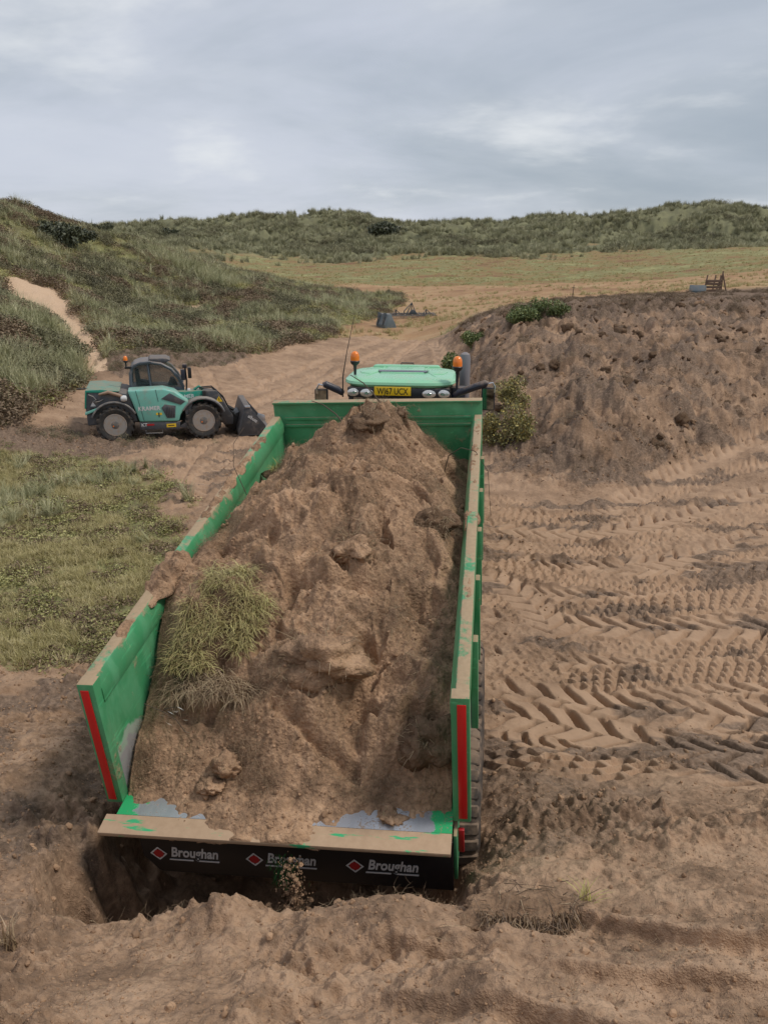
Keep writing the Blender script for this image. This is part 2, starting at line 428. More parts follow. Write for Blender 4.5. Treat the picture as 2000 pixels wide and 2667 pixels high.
RG['digL'] = gpoly([(-300, 1745), (0, 1745), (230, 1745), (300, 2060), (280, 2230), (240, 2330), (0, 2440), (-300, 2440)], ymin=3)
RG['bald'] = gpoly([(470, 785), (530, 790), (525, 812), (470, 806)], ymin=30)
def region(nm, x, y, warp=0.12, n=3, seed=0):
    full = np.zeros(x.shape); pg = np.array(RG[nm]); lo, hi = pg.min(0), pg.max(0)
    m = 7.0 * warp * max(0.4, float(np.hypot(*np.abs(pg).max(0))) / 12) + 0.5
    ki = np.where((x > lo[0] - m) & (x < hi[0] + m) & (y > lo[1] - m) & (y < hi[1] + m))[0]
    if not len(ki): return full
    x, y = x[ki], y[ki]; t = np.zeros(x.shape); d = np.hypot(x, y)
    for i in range(n):
        w = warp * np.maximum(0.4, d / 12)
        sc = np.maximum(0.6, 1.0) * (0.7 + i * 0.9)
        qx = perlin(x / sc, y / sc, seed + 3 * i) + 0.6 * perlin(x / sc * 3.1, y / sc * 3.1, seed + 3 * i + 1)
        qy = perlin(x / sc + 40, y / sc, seed + 3 * i + 2) + 0.6 * perlin(x / sc * 3.1 + 9, y / sc * 3.1, seed + 3 * i + 5)
        t += inpoly(RG[nm], x + qx * w * 3, y + qy * w * 3)
    full[ki] = t / n
    return full

# ---- tyre tracks: centre line, width, kind, depth
TRK = []
def track(pts, w=0.55, kind='lug', depth=0.04, pitch=0.24, z=0.0, lug=0.10):
    p = np.array([ground_at(a, b, 5.0, 90.0) for a, b in pts])
    t = np.arange(len(p)); tt = np.linspace(0, len(p) - 1, 14 * (len(p) - 1) + 1)
    q = []
    for v in tt:                              # Catmull-Rom through the points
        i = min(int(v), len(p) - 2); f = v - i
        a, b, c, d = p[max(i - 1, 0)], p[i], p[i + 1], p[min(i + 2, len(p) - 1)]
        q.append(0.5 * (2 * b + (c - a) * f + (2 * a - 5 * b + 4 * c - d) * f * f + (3 * b - a - 3 * c + d) * f ** 3))
    TRK.append((np.array(q), w, kind, depth, pitch, lug))
for i in range(24):                           # older, crossed-over passes under the fresh ones
    f_ = (i / 23) ** 1.35; ya = 1290 + 640 * f_ + 9 * (i % 3); yb = 1310 + 640 * f_ + 16 * (i % 2) - 8 * (i % 5)
    track([(1235, ya), (1430, ya + 30 + 6 * (i % 4)), (1700, (ya + yb) / 2 + 34), (2180, yb - 14)], 0.52 + 0.04 * (i % 3), 'lug' if i % 3 == 1 else 'block', 0.04, 0.2 + 0.05 * (i % 3))
track([(2150, 1180), (1900, 1230), (1700, 1300), (1500, 1345), (1270, 1340)], 0.6, 'block', 0.05, 0.17)
track([(2150, 1060), (1950, 1150), (1800, 1215), (1650, 1290), (1560, 1345)], 0.6, 'lug', 0.07, 0.3)
track([(2150, 1300), (1950, 1345), (1800, 1395), (1640, 1425)], 0.65, 'block', 0.06, 0.2)
track([(1255, 1310), (1400, 1350), (1600, 1392), (1800, 1408), (2150, 1402)], 0.55, 'block', 0.05, 0.17)
track([(1255, 1375), (1450, 1410), (1650, 1440), (1850, 1445), (2150, 1445)], 0.5, 'block', 0.06, 0.17)
track([(1255, 1395), (1330, 1440), (1360, 1500)], 0.6, 'lug', 0.06, 0.26)
track([(1480, 1460), (1600, 1478), (1750, 1482), (1950, 1470), (2150, 1440)], 0.6, 'lug', 0.05, 0.3)
track([(1255, 1440), (1400, 1490), (1600, 1520), (1850, 1525), (2150, 1510)], 0.5, 'block', 0.07, 0.18)
track([(1500, 1590), (1700, 1575), (1900, 1560), (2150, 1560)], 0.55, 'block', 0.05, 0.18)
track([(1250, 1530), (1310, 1560), (1370, 1600), (1400, 1650)], 0.55, 'block', 0.06, 0.16)
track([(1330, 1595), (1500, 1625), (1750, 1640), (2150, 1630)], 0.66, 'lug', 0.05, 0.34, lug=0.14)
track([(1290, 1640), (1500, 1675), (1750, 1690), (2150, 1680)], 0.5, 'block', 0.07, 0.17)
track([(1440, 1790), (1600, 1765), (1800, 1750), (2150, 1745)], 0.5, 'block', 0.05, 0.16)
track([(1300, 1700), (1380, 1740), (1440, 1790)], 0.55, 'block', 0.05, 0.15)
track([(1250, 1790), (1400, 1810), (1600, 1845), (1850, 1860), (2150, 1870)], 0.7, 'lug', 0.05, 0.33, lug=0.14)
track([(1250, 1855), (1400, 1872), (1600, 1915), (1800, 1950), (2150, 1960)], 0.7, 'lug', 0.05, 0.33, lug=0.14)
track([(2180, 1225), (1960, 1285), (1760, 1345), (1520, 1385), (1260, 1372)], 0.65, 'lug', 0.06, 0.34, lug=0.12)
track([(2180, 1340), (1960, 1400), (1760, 1452), (1600, 1470)], 0.65, 'lug', 0.06, 0.34, lug=0.12)
track([(1240, 1480), (1330, 1530), (1420, 1610), (1450, 1700)], 0.6, 'lug', 0.06, 0.3)
track([(1750, 1990), (1900, 2020), (2150, 2060)], 0.7, 'lug', 0.05, 0.36, z=0.25, lug=0.14)
# on the sand beside the loader and up the haul road
track([(330, 1260), (400, 1210), (470, 1150), (560, 1115)], 0.5, 'block', 0.05, 0.2)
track([(430, 1290), (470, 1220), (530, 1160), (640, 1110)], 0.5, 'block', 0.05, 0.2)
track([(480, 1330), (540, 1230), (640, 1150), (740, 1090)], 0.6, 'lug', 0.05, 0.3)
track([(560, 1215), (640, 1150), (720, 1110)], 0.5, 'block', 0.05, 0.2)
track([(520, 945), (545, 985), (560, 1030)], 0.5, 'lug', 0.08, 0.32)
track([(620, 930), (640, 970), (700, 1020)], 0.55, 'lug', 0.08, 0.32)
track([(470, 935), (500, 985), (530, 1010)], 0.5, 'lug', 0.08, 0.32)
track([(660, 1000), (780, 965), (900, 915), (1010, 880)], 0.6, 'lug', 0.07, 0.32)
track([(760, 1040), (870, 980), (980, 920), (1060, 880)], 0.6, 'lug', 0.1, 0.32)
track([(900, 1040), (1000, 960), (1070, 905), (1110, 880)], 0.6, 'lug', 0.1, 0.32)
track([(1130, 1000), (1150, 940), (1130, 890)], 0.6, 'lug', 0.07, 0.32)
track([(640, 1060), (760, 1010), (860, 950)], 0.6, 'block', 0.06, 0.2)
def apply_tracks(x, y, h, rough_amp):
    """press the tracks into a height array, oldest first; returns height and how much each point was pressed flat"""
    base = h - rough_amp; flat = np.zeros(x.shape)
    for q, w, kind, depth, pitch, lug in TRK:
        lo, hi = q.min(0) - w, q.max(0) + w
        k = np.where((x > lo[0]) & (x < hi[0]) & (y > lo[1]) & (y < hi[1]))[0]
        if not len(k): continue
        X, Y = x[k], y[k]; best = np.full(len(k), 9e9); S = np.zeros(len(k)); Tt = np.zeros(len(k)); acc = 0.0
        for i in range(len(q) - 1):
            d = q[i + 1] - q[i]; L = np.hypot(*d); d = d / L
            rx, ry = X - q[i, 0], Y - q[i, 1]
            a = np.clip(rx * d[0] + ry * d[1], 0, L); tx, ty = rx - a * d[0], ry - a * d[1]
            dd = tx * tx + ty * ty; m = dd < best
            best = np.where(m, dd, best); S = np.where(m, acc + a, S); Tt = np.where(m, np.sign(d[0] * ry - d[1] * rx) * np.sqrt(dd), Tt)
            acc += L
        wob = 0.03 * perlin(X * 2.2, Y * 2.2, 60); S = S + 0.035 * perlin(X * 1.7, Y * 1.7, 67) + 0.02 * perlin(X * 5, Y * 5, 68)
        e = np.abs(Tt + wob) / (w / 2)
        inside = 1 - sstep(0.9, 1.08, e); rim = np.exp(-((e - 1.15) / 0.13) ** 2)
        blend = sstep(0, 0.35, S) * sstep(0, 0.35, acc - S)
        wear = np.clip(0.85 + 0.8 * perlin(X * 0.8 + 3, Y * 0.8, 61) + 0.25 * perlin(X * 4, Y * 4, 66), 0.15, 1)
        if kind == 'lug':
            u = S / pitch + np.abs(Tt) / w * 1.7 + np.where(Tt > 0, 0.5, 0)
            f = np.abs((u % 1.0) - 0.5) * 2
            g = sstep(0.62, 0.86, f) * (1 - sstep(0.9, 1.0, e)) * (1 - np.exp(-(Tt / 0.02) ** 2) * 0.7)
            prof = -depth * 0.35 - lug * g + 0.012 * np.sin(u * 2 * np.pi) * (1 - g)
        else:
            row = np.floor((Tt / w + 0.5) * 4); u = S / pitch + 0.5 * (row % 2) + 0.25 * np.abs(Tt / w)
            f = np.abs((u % 1.0) - 0.5) * 2; fl = np.abs(((Tt / w + 0.5) * 4) % 1.0 - 0.5) * 2
            g = np.maximum(sstep(0.70, 0.86, f), 0.85 * sstep(0.78, 0.92, fl))
            prof = -depth - 0.018 + 0.075 * g
        a = inside * blend
        target = base[k] + prof * wear + rough_amp[k] * (1.0 - 0.88 * wear)
        h[k] = h[k] * (1 - a) + target * a + rim * blend * 0.03 * (0.5 + perlin(X * 6, Y * 6, 62)) * wear
        flat[k] = np.maximum(flat[k] * (1 - inside), a * wear)
    return h, flat

PIT = None
def land(x, y):
    """height and surface masks at plan points"""
    x = np.asarray(x, float).ravel(); y = np.asarray(y, float).ravel()
    d = np.hypot(x, y); h = h_macro(x, y)
    t, r = polar(x, y)
    near = d < 46
    M = {}
    verge = region('verge', x, y, 0.22, 4, 1) * (y < 24)
    duneL = region('duneL', x, y, 0.06, 3, 2)
    path = np.maximum(region('path', x, y, 0.03, 3, 4), np.maximum(0.85 * region('bald', x, y, 0.02, 2, 4), 0.22 * region('pathfar', x, y, 0.004, 1, 4)))
    bank = region('bank', x, y, 0.05, 3, 5); brush = region('brush', x, y, 0.05, 3, 6) * bank
    far = sstep(0, 1, (y - 172 - 32 * fbm(x, y * 1.3, 34, 4, 0.6)) / 26)
    field = np.clip((y > 46) * (1 - duneL) * (1 - bank) * (1 - far), 0, 1) * (1 - region('road', x, y, 0.03, 2, 7))
    brown = region('brown', x, y, 0.06, 3, 8)
    mound = 1 - sstep(5.2, 7.0, y + 0.8 * fbm(x, y, 1.5, 2) + 0.35 * np.clip(x, -4, 0))
    dark = np.maximum.reduce([region('darkL', x, y, 0.08, 3, 9), region('darkB', x, y, 0.05, 3, 10), region('digL', x, y, 0.15, 3, 12) * np.clip(0.5 + 1.0 * fbm(x, y, 0.8, 3, 0.6, 38), 0.15, 0.85), 0.5 * region('darkR', x, y, 0.25, 3, 11), brush * 0.9, bank * np.clip(0.52 + 0.7 * fbm(x, y, 1.4, 4, 0.65, 36), 0.1, 0.9), 0.85 * np.clip(2.2 * fbm(x * 0.35, y, 0.8, 4, 0.65, 37) - 0.15, 0, 0.9) * near * (y < 22) * (y > 6)])
    # broad forms
    hum = fbm(x, y, 11, 4, 0.55, 20); lum = np.abs(hum)
    h = h + far * (2.4 * hum + 2.2 * (0.35 - lum) + 1.8 * fbm(x, y, 38, 2, 0.5, 29)) * sstep(195, 235, y) + 0.9 * far * fbm(x, y, 3.6, 3, 0.55, 23)
    h = h + duneL * (0.35 * fbm(x, y, 5, 4, 0.5, 24) + 0.18 * fbm(x, y, 1.4, 3, 0.5, 25)) * np.where(y > 26, 1, 0.4)
    h = h - path * 0.22 * duneL
    h = h + field * (0.22 * fbm(x, y, 9, 3, 0.5, 27) + 0.10 * fbm(x, y * 2.4, 2.4, 2, 0.5, 28))
    b2 = bank * (1 - sstep(34, 44, y))
    face = b2 * sstep(0.1, 0.6, h) * (1 - 0.5 * sstep(34, 42, y))
    wpx = x + 0.45 * fbm(x, y, 0.9, 3, 0.6, 34); wpy = y + 0.45 * fbm(x + 9, y, 0.9, 3, 0.6, 35)
    w1, w2, wi = worley(wpx, wpy, 1.5, 9); v1, v2, vi = worley(wpx * 1.2, wpy, 0.55, 10)
    blk = 0.55 * wi * np.clip(1.1 - w1, 0, 1) + 0.30 * np.where(vi > 0.55, vi, 0) * np.clip(1 - v1 * 1.2, 0, 1)
    h = h + face * (0.24 * fbm(x, y, 2.4, 5, 0.6, 30) + 0.07 * ridged(x, y * 0.7, 0.9, 4, 33) + 0.40 * blk) + b2 * (0.13 * fbm(x, y, 0.5, 4, 0.65, 31) + 0.08 * blk) + brush * 0.12 * np.abs(fbm(x, y, 0.6, 3, 0.5, 32))
    # cut bank where the dune meets the field, and the low cut edge of the verge
    # rough soil
    kn = np.where(near)[0]
    rough = np.zeros(x.shape)
    if len(kn):
        X, Y = x[kn], y[kn]
        mo = mound[kn]; dk = dark[kn]; vg = verge[kn]; bk = b2[kn]
        f1, f2, ci = worley(X + 0.05 * perlin(X * 7, Y * 7, 1), Y + 0.05 * perlin(X * 7, Y * 7, 2), 0.24, 1)
        cl = np.clip(1 - f1 * 1.5, 0, 1) * (ci > 0.45) * ci
        g1, g2, gi = worley(X, Y, 0.085, 2)
        cl2 = np.clip(1 - g1 * 1.5, 0, 1) * (gi > 0.5)
        lumpy = np.clip(0.12 + 1.5 * fbm(X, Y, 1.1, 3, 0.55, 40), 0, 1)
        small = 0.03 * fbm(X, Y, 0.2, 4, 0.6, 41)
        rr = 0.05 * fbm(X, Y, 0.9, 3, 0.5, 42) + small * (0.6 + lumpy)
        rr += (0.05 * cl + 0.02 * cl2) * lumpy * (0.5 + 0.9 * np.maximum(mo, np.maximum(dk, bk)))
        rr *= (1 - mo * 0.55 * (1 - lumpy))
        rr += mo * (0.6 + 0.9 * lumpy) * (0.085 * fbm(X, Y, 0.8, 3, 0.55, 43) + 0.022 * ridged(X, Y, 0.4, 3, 44) + 0.016 * cl2 + 0.02 * fbm(X, Y, 0.07, 3, 0.6, 46))
        rr += dk * (0.10 * fbm(X, Y, 0.55, 3, 0.55, 45) + 0.09 * cl + 0.03 * cl2)
        rr = rr * (1 - 0.6 * vg) + vg * 0.05 * np.abs(fbm(X, Y, 0.35, 3, 0.5, 47))
        rough[kn] = rr
    h = h + rough
    h, flat = apply_tracks(x, y, h, rough.copy())
    # dozed steps across the mound at the viewer's feet
    st = np.sin((y + 0.34 * x) * 2 * np.pi / 0.62 + 1.2 * fbm(x, y, 1.2, 2, 0.5, 50))
    stm = mound * sstep(-0.5, 0.4, x) * (1 - sstep(3.3, 3.8, y)) * (1 - 0.0 * x)
    h = h + stm * 0.15 * sstep(0.2, 0.7, st) * np.clip(0.6 + 0.9 * fbm(x, y, 0.9, 2, 0.5, 55), 0.1, 1)
    # the hole under the back of the trailer and the bank left of it
    wx = 0.16 * fbm(x, y, 0.5, 3, 0.55, 51); wy = 0.14 * fbm(x, y, 0.45, 3, 0.55, 52)
    e = np.maximum(np.abs((x + 0.78 + wx) / 1.38), np.abs((y - 4.95 + wy) / 1.3))
    pit = 1 - sstep(0.72, 1.0, e)
    floor_z = -0.25 + 0.12 * fbm(x, y, 0.5, 3, 0.5, 53)
    h = h * (1 - pit) + np.minimum(h, floor_z) * pit
    crest = np.exp(-((y - 3.5 - 0.06 * np.sin(x * 3)) / 0.22) ** 2) * sstep(-2.6, -1.6, x) * (1 - sstep(0.6, 1.3, x))
    h = h + crest * (0.15 * np.exp(-((x - 0.0) / 0.42) ** 2) + 0.08 * np.exp(-((x + 0.85) / 0.4) ** 2) + 0.05 * np.abs(fbm(x, y, 0.3, 3, 0.55, 54)))
    M.update(verge=verge, duneL=duneL, path=path, bank=bank, brush=brush, far=far, field=field, brown=brown, mound=mound, dark=dark, flat=flat, pit=pit)
    return h, M
def land_z(x, y): return land(np.atleast_1d(x), np.atleast_1d(y))[0]

# ---- the grid
_d = 2.4 - 3 + 3.0
rows = [0.4, 1.0, 1.8, 2.6, 3.4, 4.0, 4.4]
while rows[-1] < 420:
    dd = max(rows[-1] - 3.0, 1.0)
    st = min(0.0014 * (dd * dd + 23) / 4.8, 0.0074 * dd)
    if 6.5 < dd < 15.5: st *= 0.62
    if dd < 1.9: st = 0.05
    rows.append(rows[-1] + max(st, 0.008))
while rows[-1] < 5000: rows.append(rows[-1] * 1.12)
rows = np.array(rows)
A0, dA = 0.50, 0.00145
th = np.concatenate([np.linspace(-math.pi, -0.8, 24)[:-1], np.linspace(-0.8, -A0, 22)[:-1], np.arange(-A0, A0, dA), np.linspace(A0, 0.8, 22)[1:], np.linspace(0.8, math.pi, 24)[1:]])
TH, RR = np.meshgrid(th, rows, indexing='ij')
GXX = RR * np.sin(TH); GYY = RR * np.cos(TH) + OY
Hh, MK = land(GXX, GYY)
nT, nR = TH.shape
print('ground grid', nT, nR, nT * nR)
GV = np.column_stack([GXX.ravel(), GYY.ravel(), Hh])
ii = np.arange(nT - 1)[:, None] * nR + np.arange(nR - 1)[None, :]
GF = np.stack([ii, ii + 1, ii + nR + 1, ii + nR], -1).reshape(-1, 4)[:, ::-1]
A1 = np.column_stack([np.clip(np.maximum.reduce([MK['verge'], MK['duneL'] * (1 - MK['path']), MK['far'] * (1 - MK['path'])]), 0, 1), MK['dark'], MK['path'], MK['field']])
A2 = np.column_stack([MK['brown'] * MK['field'], MK['far'], MK['flat'], np.maximum(MK['mound'], MK['bank'] * 0.6)])
fc = GF[:, 0]
rid = np.zeros(len(GF), int)
m_ = {k: v[fc] > 0.5 for k, v in MK.items()}
rid[m_['field'] | (GYY.ravel()[fc] > 120)] = 4; rid[m_['bank']] = 5; rid[m_['far']] = 3; rid[m_['duneL']] = 2; rid[m_['verge']] = 1
rid[m_['path'] & (m_['duneL'])] = 7; rid[m_['mound'] & (GYY.ravel()[fc] < 12)] = 6

# ---- its material
def ground_material():
    t = NT('sandy_ground'); p = t.geo()
    a1 = t.n('ShaderNodeAttribute', attribute_name='cover'); s1 = t.sepc(a1.outputs['Color']); veg, dark, path = s1[0], s1[1], s1[2]; field = a1.outputs['Alpha']
    a2 = t.n('ShaderNodeAttribute', attribute_name='cover2'); s2 = t.sepc(a2.outputs['Color']); brown, far, flat = s2[0], s2[1], s2[2]; loose = a2.outputs['Alpha']
    big = t.noise(p, 0.33, 3, 0.6); mid = t.noise(p, 2.3, 5, 0.62); fine = t.noise(p, 19, 4, 0.65); grain = t.noise(p, 110, 1, 0.6)
    sand = t.ramp(mid, [(0.25, (0.245, 0.158, 0.10)), (0.5, (0.375, 0.246, 0.158)), (0.78, (0.49, 0.335, 0.222))])
    damp = t.ramp(t.math('ADD', t.math('MULTIPLY', big, 0.6), t.math('MULTIPLY', fine, 0.4)), [(0.40, 1.0), (0.56, 0.0)])
    sand = t.mix(t.math('MULTIPLY', damp, t.math('SUBTRACT', 0.62, t.math('MULTIPLY', flat, 0.5), True)), sand, (0.175, 0.112, 0.071))
    sand = t.mix(t.math('MULTIPLY', flat, 0.45), sand, (0.44, 0.292, 0.19))
    # loose tipped soil: more mottled, with dark humus
    hum = t.ramp(t.math('ADD', t.math('MULTIPLY', mid, 0.55), t.math('MULTIPLY', fine, 0.45)), [(0.36, 1.0), (0.54, 0.0)])
    sand = t.mix(t.math('MULTIPLY', t.math('MULTIPLY', hum, loose), 0.8), sand, (0.15, 0.097, 0.063))
    soil = t.ramp(fine, [(0.3, (0.085, 0.060, 0.044)), (0.55, (0.19, 0.134, 0.096)), (0.75, (0.32, 0.225, 0.16))])
    dk = t.ramp(t.math('ADD', dark, t.math('MULTIPLY', t.math('SUBTRACT', mid, 0.5), 1.1)), [(0.35, 0.0), (0.75, 0.88)])
    col = t.mix(dk, sand, soil)
    pale = t.ramp(fine, [(0.3, (0.50, 0.345, 0.225)), (0.7, (0.62, 0.45, 0.31))])
    # field: cropped turf streaked with brown
    st = t.noise(p, 0.10, 4, 0.68, 0.4, (0.8, 1.0, 1)); st2 = t.noise(p, 0.5, 4, 0.65, 0.3)
    g = t.ramp(t.math('ADD', t.math('MULTIPLY', st, 0.55), t.math('MULTIPLY', st2, 0.45)), [(0.40, (0.20, 0.115, 0.062)), (0.47, (0.27, 0.19, 0.085)), (0.53, (0.20, 0.19, 0.085)), (0.62, (0.32, 0.30, 0.14))])
    bw = t.ramp(t.math('ADD', t.math('MULTIPLY', st, 0.5), t.math('MULTIPLY', st2, 0.5)), [(0.34, (0.24, 0.135, 0.075)), (0.5, (0.37, 0.23, 0.125)), (0.62, (0.42, 0.29, 0.165)), (0.72, (0.35, 0.30, 0.135))])
    fl = t.mix(t.ramp(t.math('ADD', brown, t.math('MULTIPLY', t.math('SUBTRACT', st, 0.5), 1.6)), [(0.25, 0.0), (0.8, 1.0)]), g, bw)
    col = t.mix(field, col, fl)
    # rough vegetation
    vn = t.noise(p, 0.55, 3, 0.62); vf = t.noise(p, 9, 3, 0.65)
    vg = t.ramp(t.math('ADD', t.math('MULTIPLY', vn, 0.5), t.math('MULTIPLY', vf, 0.5)), [(0.34, (0.10, 0.082, 0.05)), (0.46, (0.165, 0.15, 0.072)), (0.55, (0.22, 0.215, 0.09)), (0.68, (0.31, 0.295, 0.14))])
    fr = t.ramp(t.noise(p, 0.21, 4, 0.66), [(0.35, (0.125, 0.122, 0.077)), (0.5, (0.17, 0.168, 0.10)), (0.63, (0.215, 0.21, 0.12))])
    vg = t.mix(t.math('MULTIPLY', far, 0.8), vg, fr)
    vv = t.ramp(t.math('ADD', veg, t.math('MULTIPLY', t.math('SUBTRACT', vf, 0.5), 0.7)), [(0.3, 0.0), (0.6, 1.0)])
    col = t.mix(vv, col, vg)
    col = t.mix(t.ramp(t.math('ADD', path, t.math('MULTIPLY', t.math('SUBTRACT', mid, 0.5), 0.6)), [(0.3, 0.0), (0.6, 1.0)]), col, pale)
    bh = t.math('ADD', fine, t.math('MULTIPLY', grain, 0.3))
    bp = t.bump(bh, 0.75, 0.028); t.set(bp.node.inputs['Strength'], t.math('SUBTRACT', 0.75, t.math('MULTIPLY', flat, 0.5)))
    return t.done(col, 0.93, 0.0, bp, 0.2)
MAT_GROUND = ground_material()
for k, nm in enumerate(('ground', 'grass_verge', 'dune_left', 'dunes_far', 'field', 'spoil_bank', 'soil_mound', 'sand_path')):
    f = GF[rid == k]
    if not len(f): continue
    u, inv = np.unique(f, return_inverse=True)
    me = np_mesh(nm, GV[u], inv.reshape(-1, 4))
    for an, arr in (('cover', A1), ('cover2', A2)):
        at = me.attributes.new(an, 'FLOAT_COLOR', 'POINT'); at.data.foreach_set('color', arr[u].astype(np.float32).ravel())
    me.materials.append(MAT_GROUND)
    tag(link(bpy.data.objects.new(nm, me)), kind='structure')

# ---- a far hill beyond the dunes
hx = np.linspace(250, 1500, 90); hy = np.linspace(900, 1500, 24)
HX, HY = np.meshgrid(hx, hy, indexing='ij')
HZ = 66 * sstep(330, 640, HX) * sstep(880, 1120, HY) * (1 - 0.4 * sstep(1250, 1500, HY)) + 4 * fbm(HX, HY, 120, 3) + 3
ii = np.arange(89)[:, None] * 24 + np.arange(23)[None, :]
me = np_mesh('far_hill', np.column_stack([HX.ravel(), HY.ravel(), HZ.ravel()]), np.stack([ii, ii + 24, ii + 25, ii + 1], -1).reshape(-1, 4))
t = NT('hazed_hill_pasture'); me.materials.append(t.done(t.ramp(t.noise(t.geo(), 0.02, 4), [(0.4, (0.05, 0.13, 0.085)), (0.6, (0.09, 0.18, 0.11))]), 0.95, spec=0.1))  # blue of distance haze is mixed into the pasture green
tag(link(bpy.data.objects.new('far_hill', me)), kind='structure')
# ================================================================== TIPPING TRAILER
M_GREEN = None
def trailer_paint(name, col, worn):
    """green paint, rubbed to bare steel low down on the inside, with dried sand on top faces"""
    t = NT(name); o = t.obj(); s = t.n('ShaderNodeSeparateXYZ'); t.set(s.inputs[0], o)
    nrm = t.n('ShaderNodeSeparateXYZ'); t.set(nrm.inputs[0], t.geo('Normal'))
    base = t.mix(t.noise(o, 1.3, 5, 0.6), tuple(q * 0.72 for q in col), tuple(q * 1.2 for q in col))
    blend = t.ramp(t.noise(o, 2.2, 5, 0.62, 0.6, (1, 1.6, 0.6)), [(0.47, 0.0), (0.60, 0.55)])  # lighter green patches, mixed in by stretched noise
    base = t.mix(blend, base, tuple(q * 1.15 + 0.07 for q in col))
    if worn:
        e = t.math('SUBTRACT', t.math('ADD', t.math('MULTIPLY', s.outputs[2], 1.0), t.math('MULTIPLY', t.noise(o, 2.6, 5, 0.6), 0.55)), t.math('MULTIPLY', t.math('MINIMUM', s.outputs[1], 1.2), -0.10))
        f = t.ramp(e, [(0.66, 1.0), (0.70, 0.0)]); f0 = t.ramp(e, [(0.58, 1.0), (0.60, 0.0)])
        base = t.mix(f, base, (0.36, 0.45, 0.38)); base = t.mix(f0, base, (0.34, 0.345, 0.36))
    scr = t.ramp(t.noise(o, 9, 4, 0.6, 0.2, (1, 0.25, 2.4)), [(0.60, 0.0), (0.70, 0.55)])
    base = t.mix(scr, base, tuple(min(1, q * 1.9 + 0.05) for q in col))
    up = t.math('MAXIMUM', nrm.outputs[2], 0.0)
    dn = t.math('ADD', t.noise(o, 2.4, 6, 0.66), t.math('MULTIPLY', t.noise(o, 22, 3, 0.6), 0.22))
    f = t.ramp(t.math('ADD', dn, t.math('MULTIPLY', up, 0.26)), [(0.74, 0.0), (0.83, 0.92)])
    film = t.math('MULTIPLY', t.noise(o, 5, 6, 0.7), 0.35)
    col2 = t.mix(t.math('MULTIPLY', film, 0.8), base, (0.33, 0.25, 0.175)); col2 = t.mix(f, col2, t.mix(t.noise(o, 30, 3), (0.32, 0.21, 0.13), (0.48, 0.33, 0.21)))
    return t.done(col2, t.math('ADD', 0.27, t.math('MULTIPLY', t.math('MAXIMUM', f, film), 0.6), True), 0.0, t.bump(t.math('ADD', t.math('ADD', t.math('MULTIPLY', f, 0.8), t.math('MULTIPLY', dn, 0.3)), t.math('MULTIPLY', t.noise(o, 2.0, 2), 1.6)), 0.5, 0.012), 0.5)
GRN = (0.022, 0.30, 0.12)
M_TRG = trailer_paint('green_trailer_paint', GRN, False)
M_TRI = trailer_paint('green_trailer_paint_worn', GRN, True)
def floor_steel():
    t = NT('worn_steel_floor'); o = t.obj(); s = t.n('ShaderNodeSeparateXYZ'); t.set(s.inputs[0], o)
    n = t.noise(o, 5, 6, 0.65); sp = t.noise(o, 55, 3, 0.6)
    st = t.mix(t.noise(o, 16, 4, 0.6, 0.2, (1, 0.2, 1)), (0.42, 0.44, 0.47), (0.66, 0.68, 0.72))
    ax = t.math('ABSOLUTE', s.outputs[0])
    gr = t.ramp(t.math('ADD', ax, t.math('MULTIPLY', t.math('SUBTRACT', n, 0.5), 0.45)), [(0.98, 0.0), (1.08, 1.0)])
    c = t.mix(gr, st, (0.03, 0.36, 0.13))
    d = t.ramp(t.math('ADD', t.math('MULTIPLY', n, 0.5), t.math('MULTIPLY', sp, 0.6)), [(0.60, 0.0), (0.66, 0.85)])
    c = t.mix(d, c, (0.27, 0.19, 0.13))
    return t.done(c, t.math('ADD', 0.36, t.math('MULTIPLY', d, 0.5)), t.math('MULTIPLY', t.math('SUBTRACT', 1.0, t.math('MAXIMUM', gr, d)), 0.75), t.bump(sp, 0.2, 0.004), 0.5)
M_FLOOR = floor_steel()
def lip_mat():
    t = NT('sand_caked_green_lip'); o = t.obj(); n = t.noise(o, 4.5, 6, 0.62, 0.0, (0.6, 3, 1))
    f = t.ramp(n, [(0.59, 0.0), (0.63, 1.0)])
    c = t.mix(f, t.mix(t.noise(o, 18, 4), (0.36, 0.245, 0.155), (0.50, 0.355, 0.235)), (0.05, 0.40, 0.17))
    return t.done(c, 0.8, 0.0, t.bump(t.noise(o, 40, 4), 0.3, 0.006), 0.3)
M_LIP = lip_mat()
M_BLACK = painted('black_rubber_panel', (0.012, 0.012, 0.014), 0.45, 0.02, sc=2.0, updust=0.1)
M_RED = plain('red_reflector', (0.62, 0.018, 0.018), 0.28)
M_WHITE = plain('white_print', (0.62, 0.62, 0.62), 0.5)
M_REDP = plain('red_print', (0.38, 0.012, 0.016), 0.45)
M_STEELD = painted('dark_chassis', (0.02, 0.05, 0.035), 0.5, 0.4)
M_RUB = painted('tyre_rubber', (0.03, 0.029, 0.028), 0.75, 0.32, (0.16, 0.12, 0.09), sc=4, updust=0.15)
M_RUBM = painted('tyre_rubber_sandy', (0.055, 0.045, 0.038), 0.8, 0.42, (0.26, 0.185, 0.13), sc=3, updust=0.2)
M_RIM = painted('grey_rim', (0.30, 0.28, 0.26), 0.5, 0.45, sc=5)

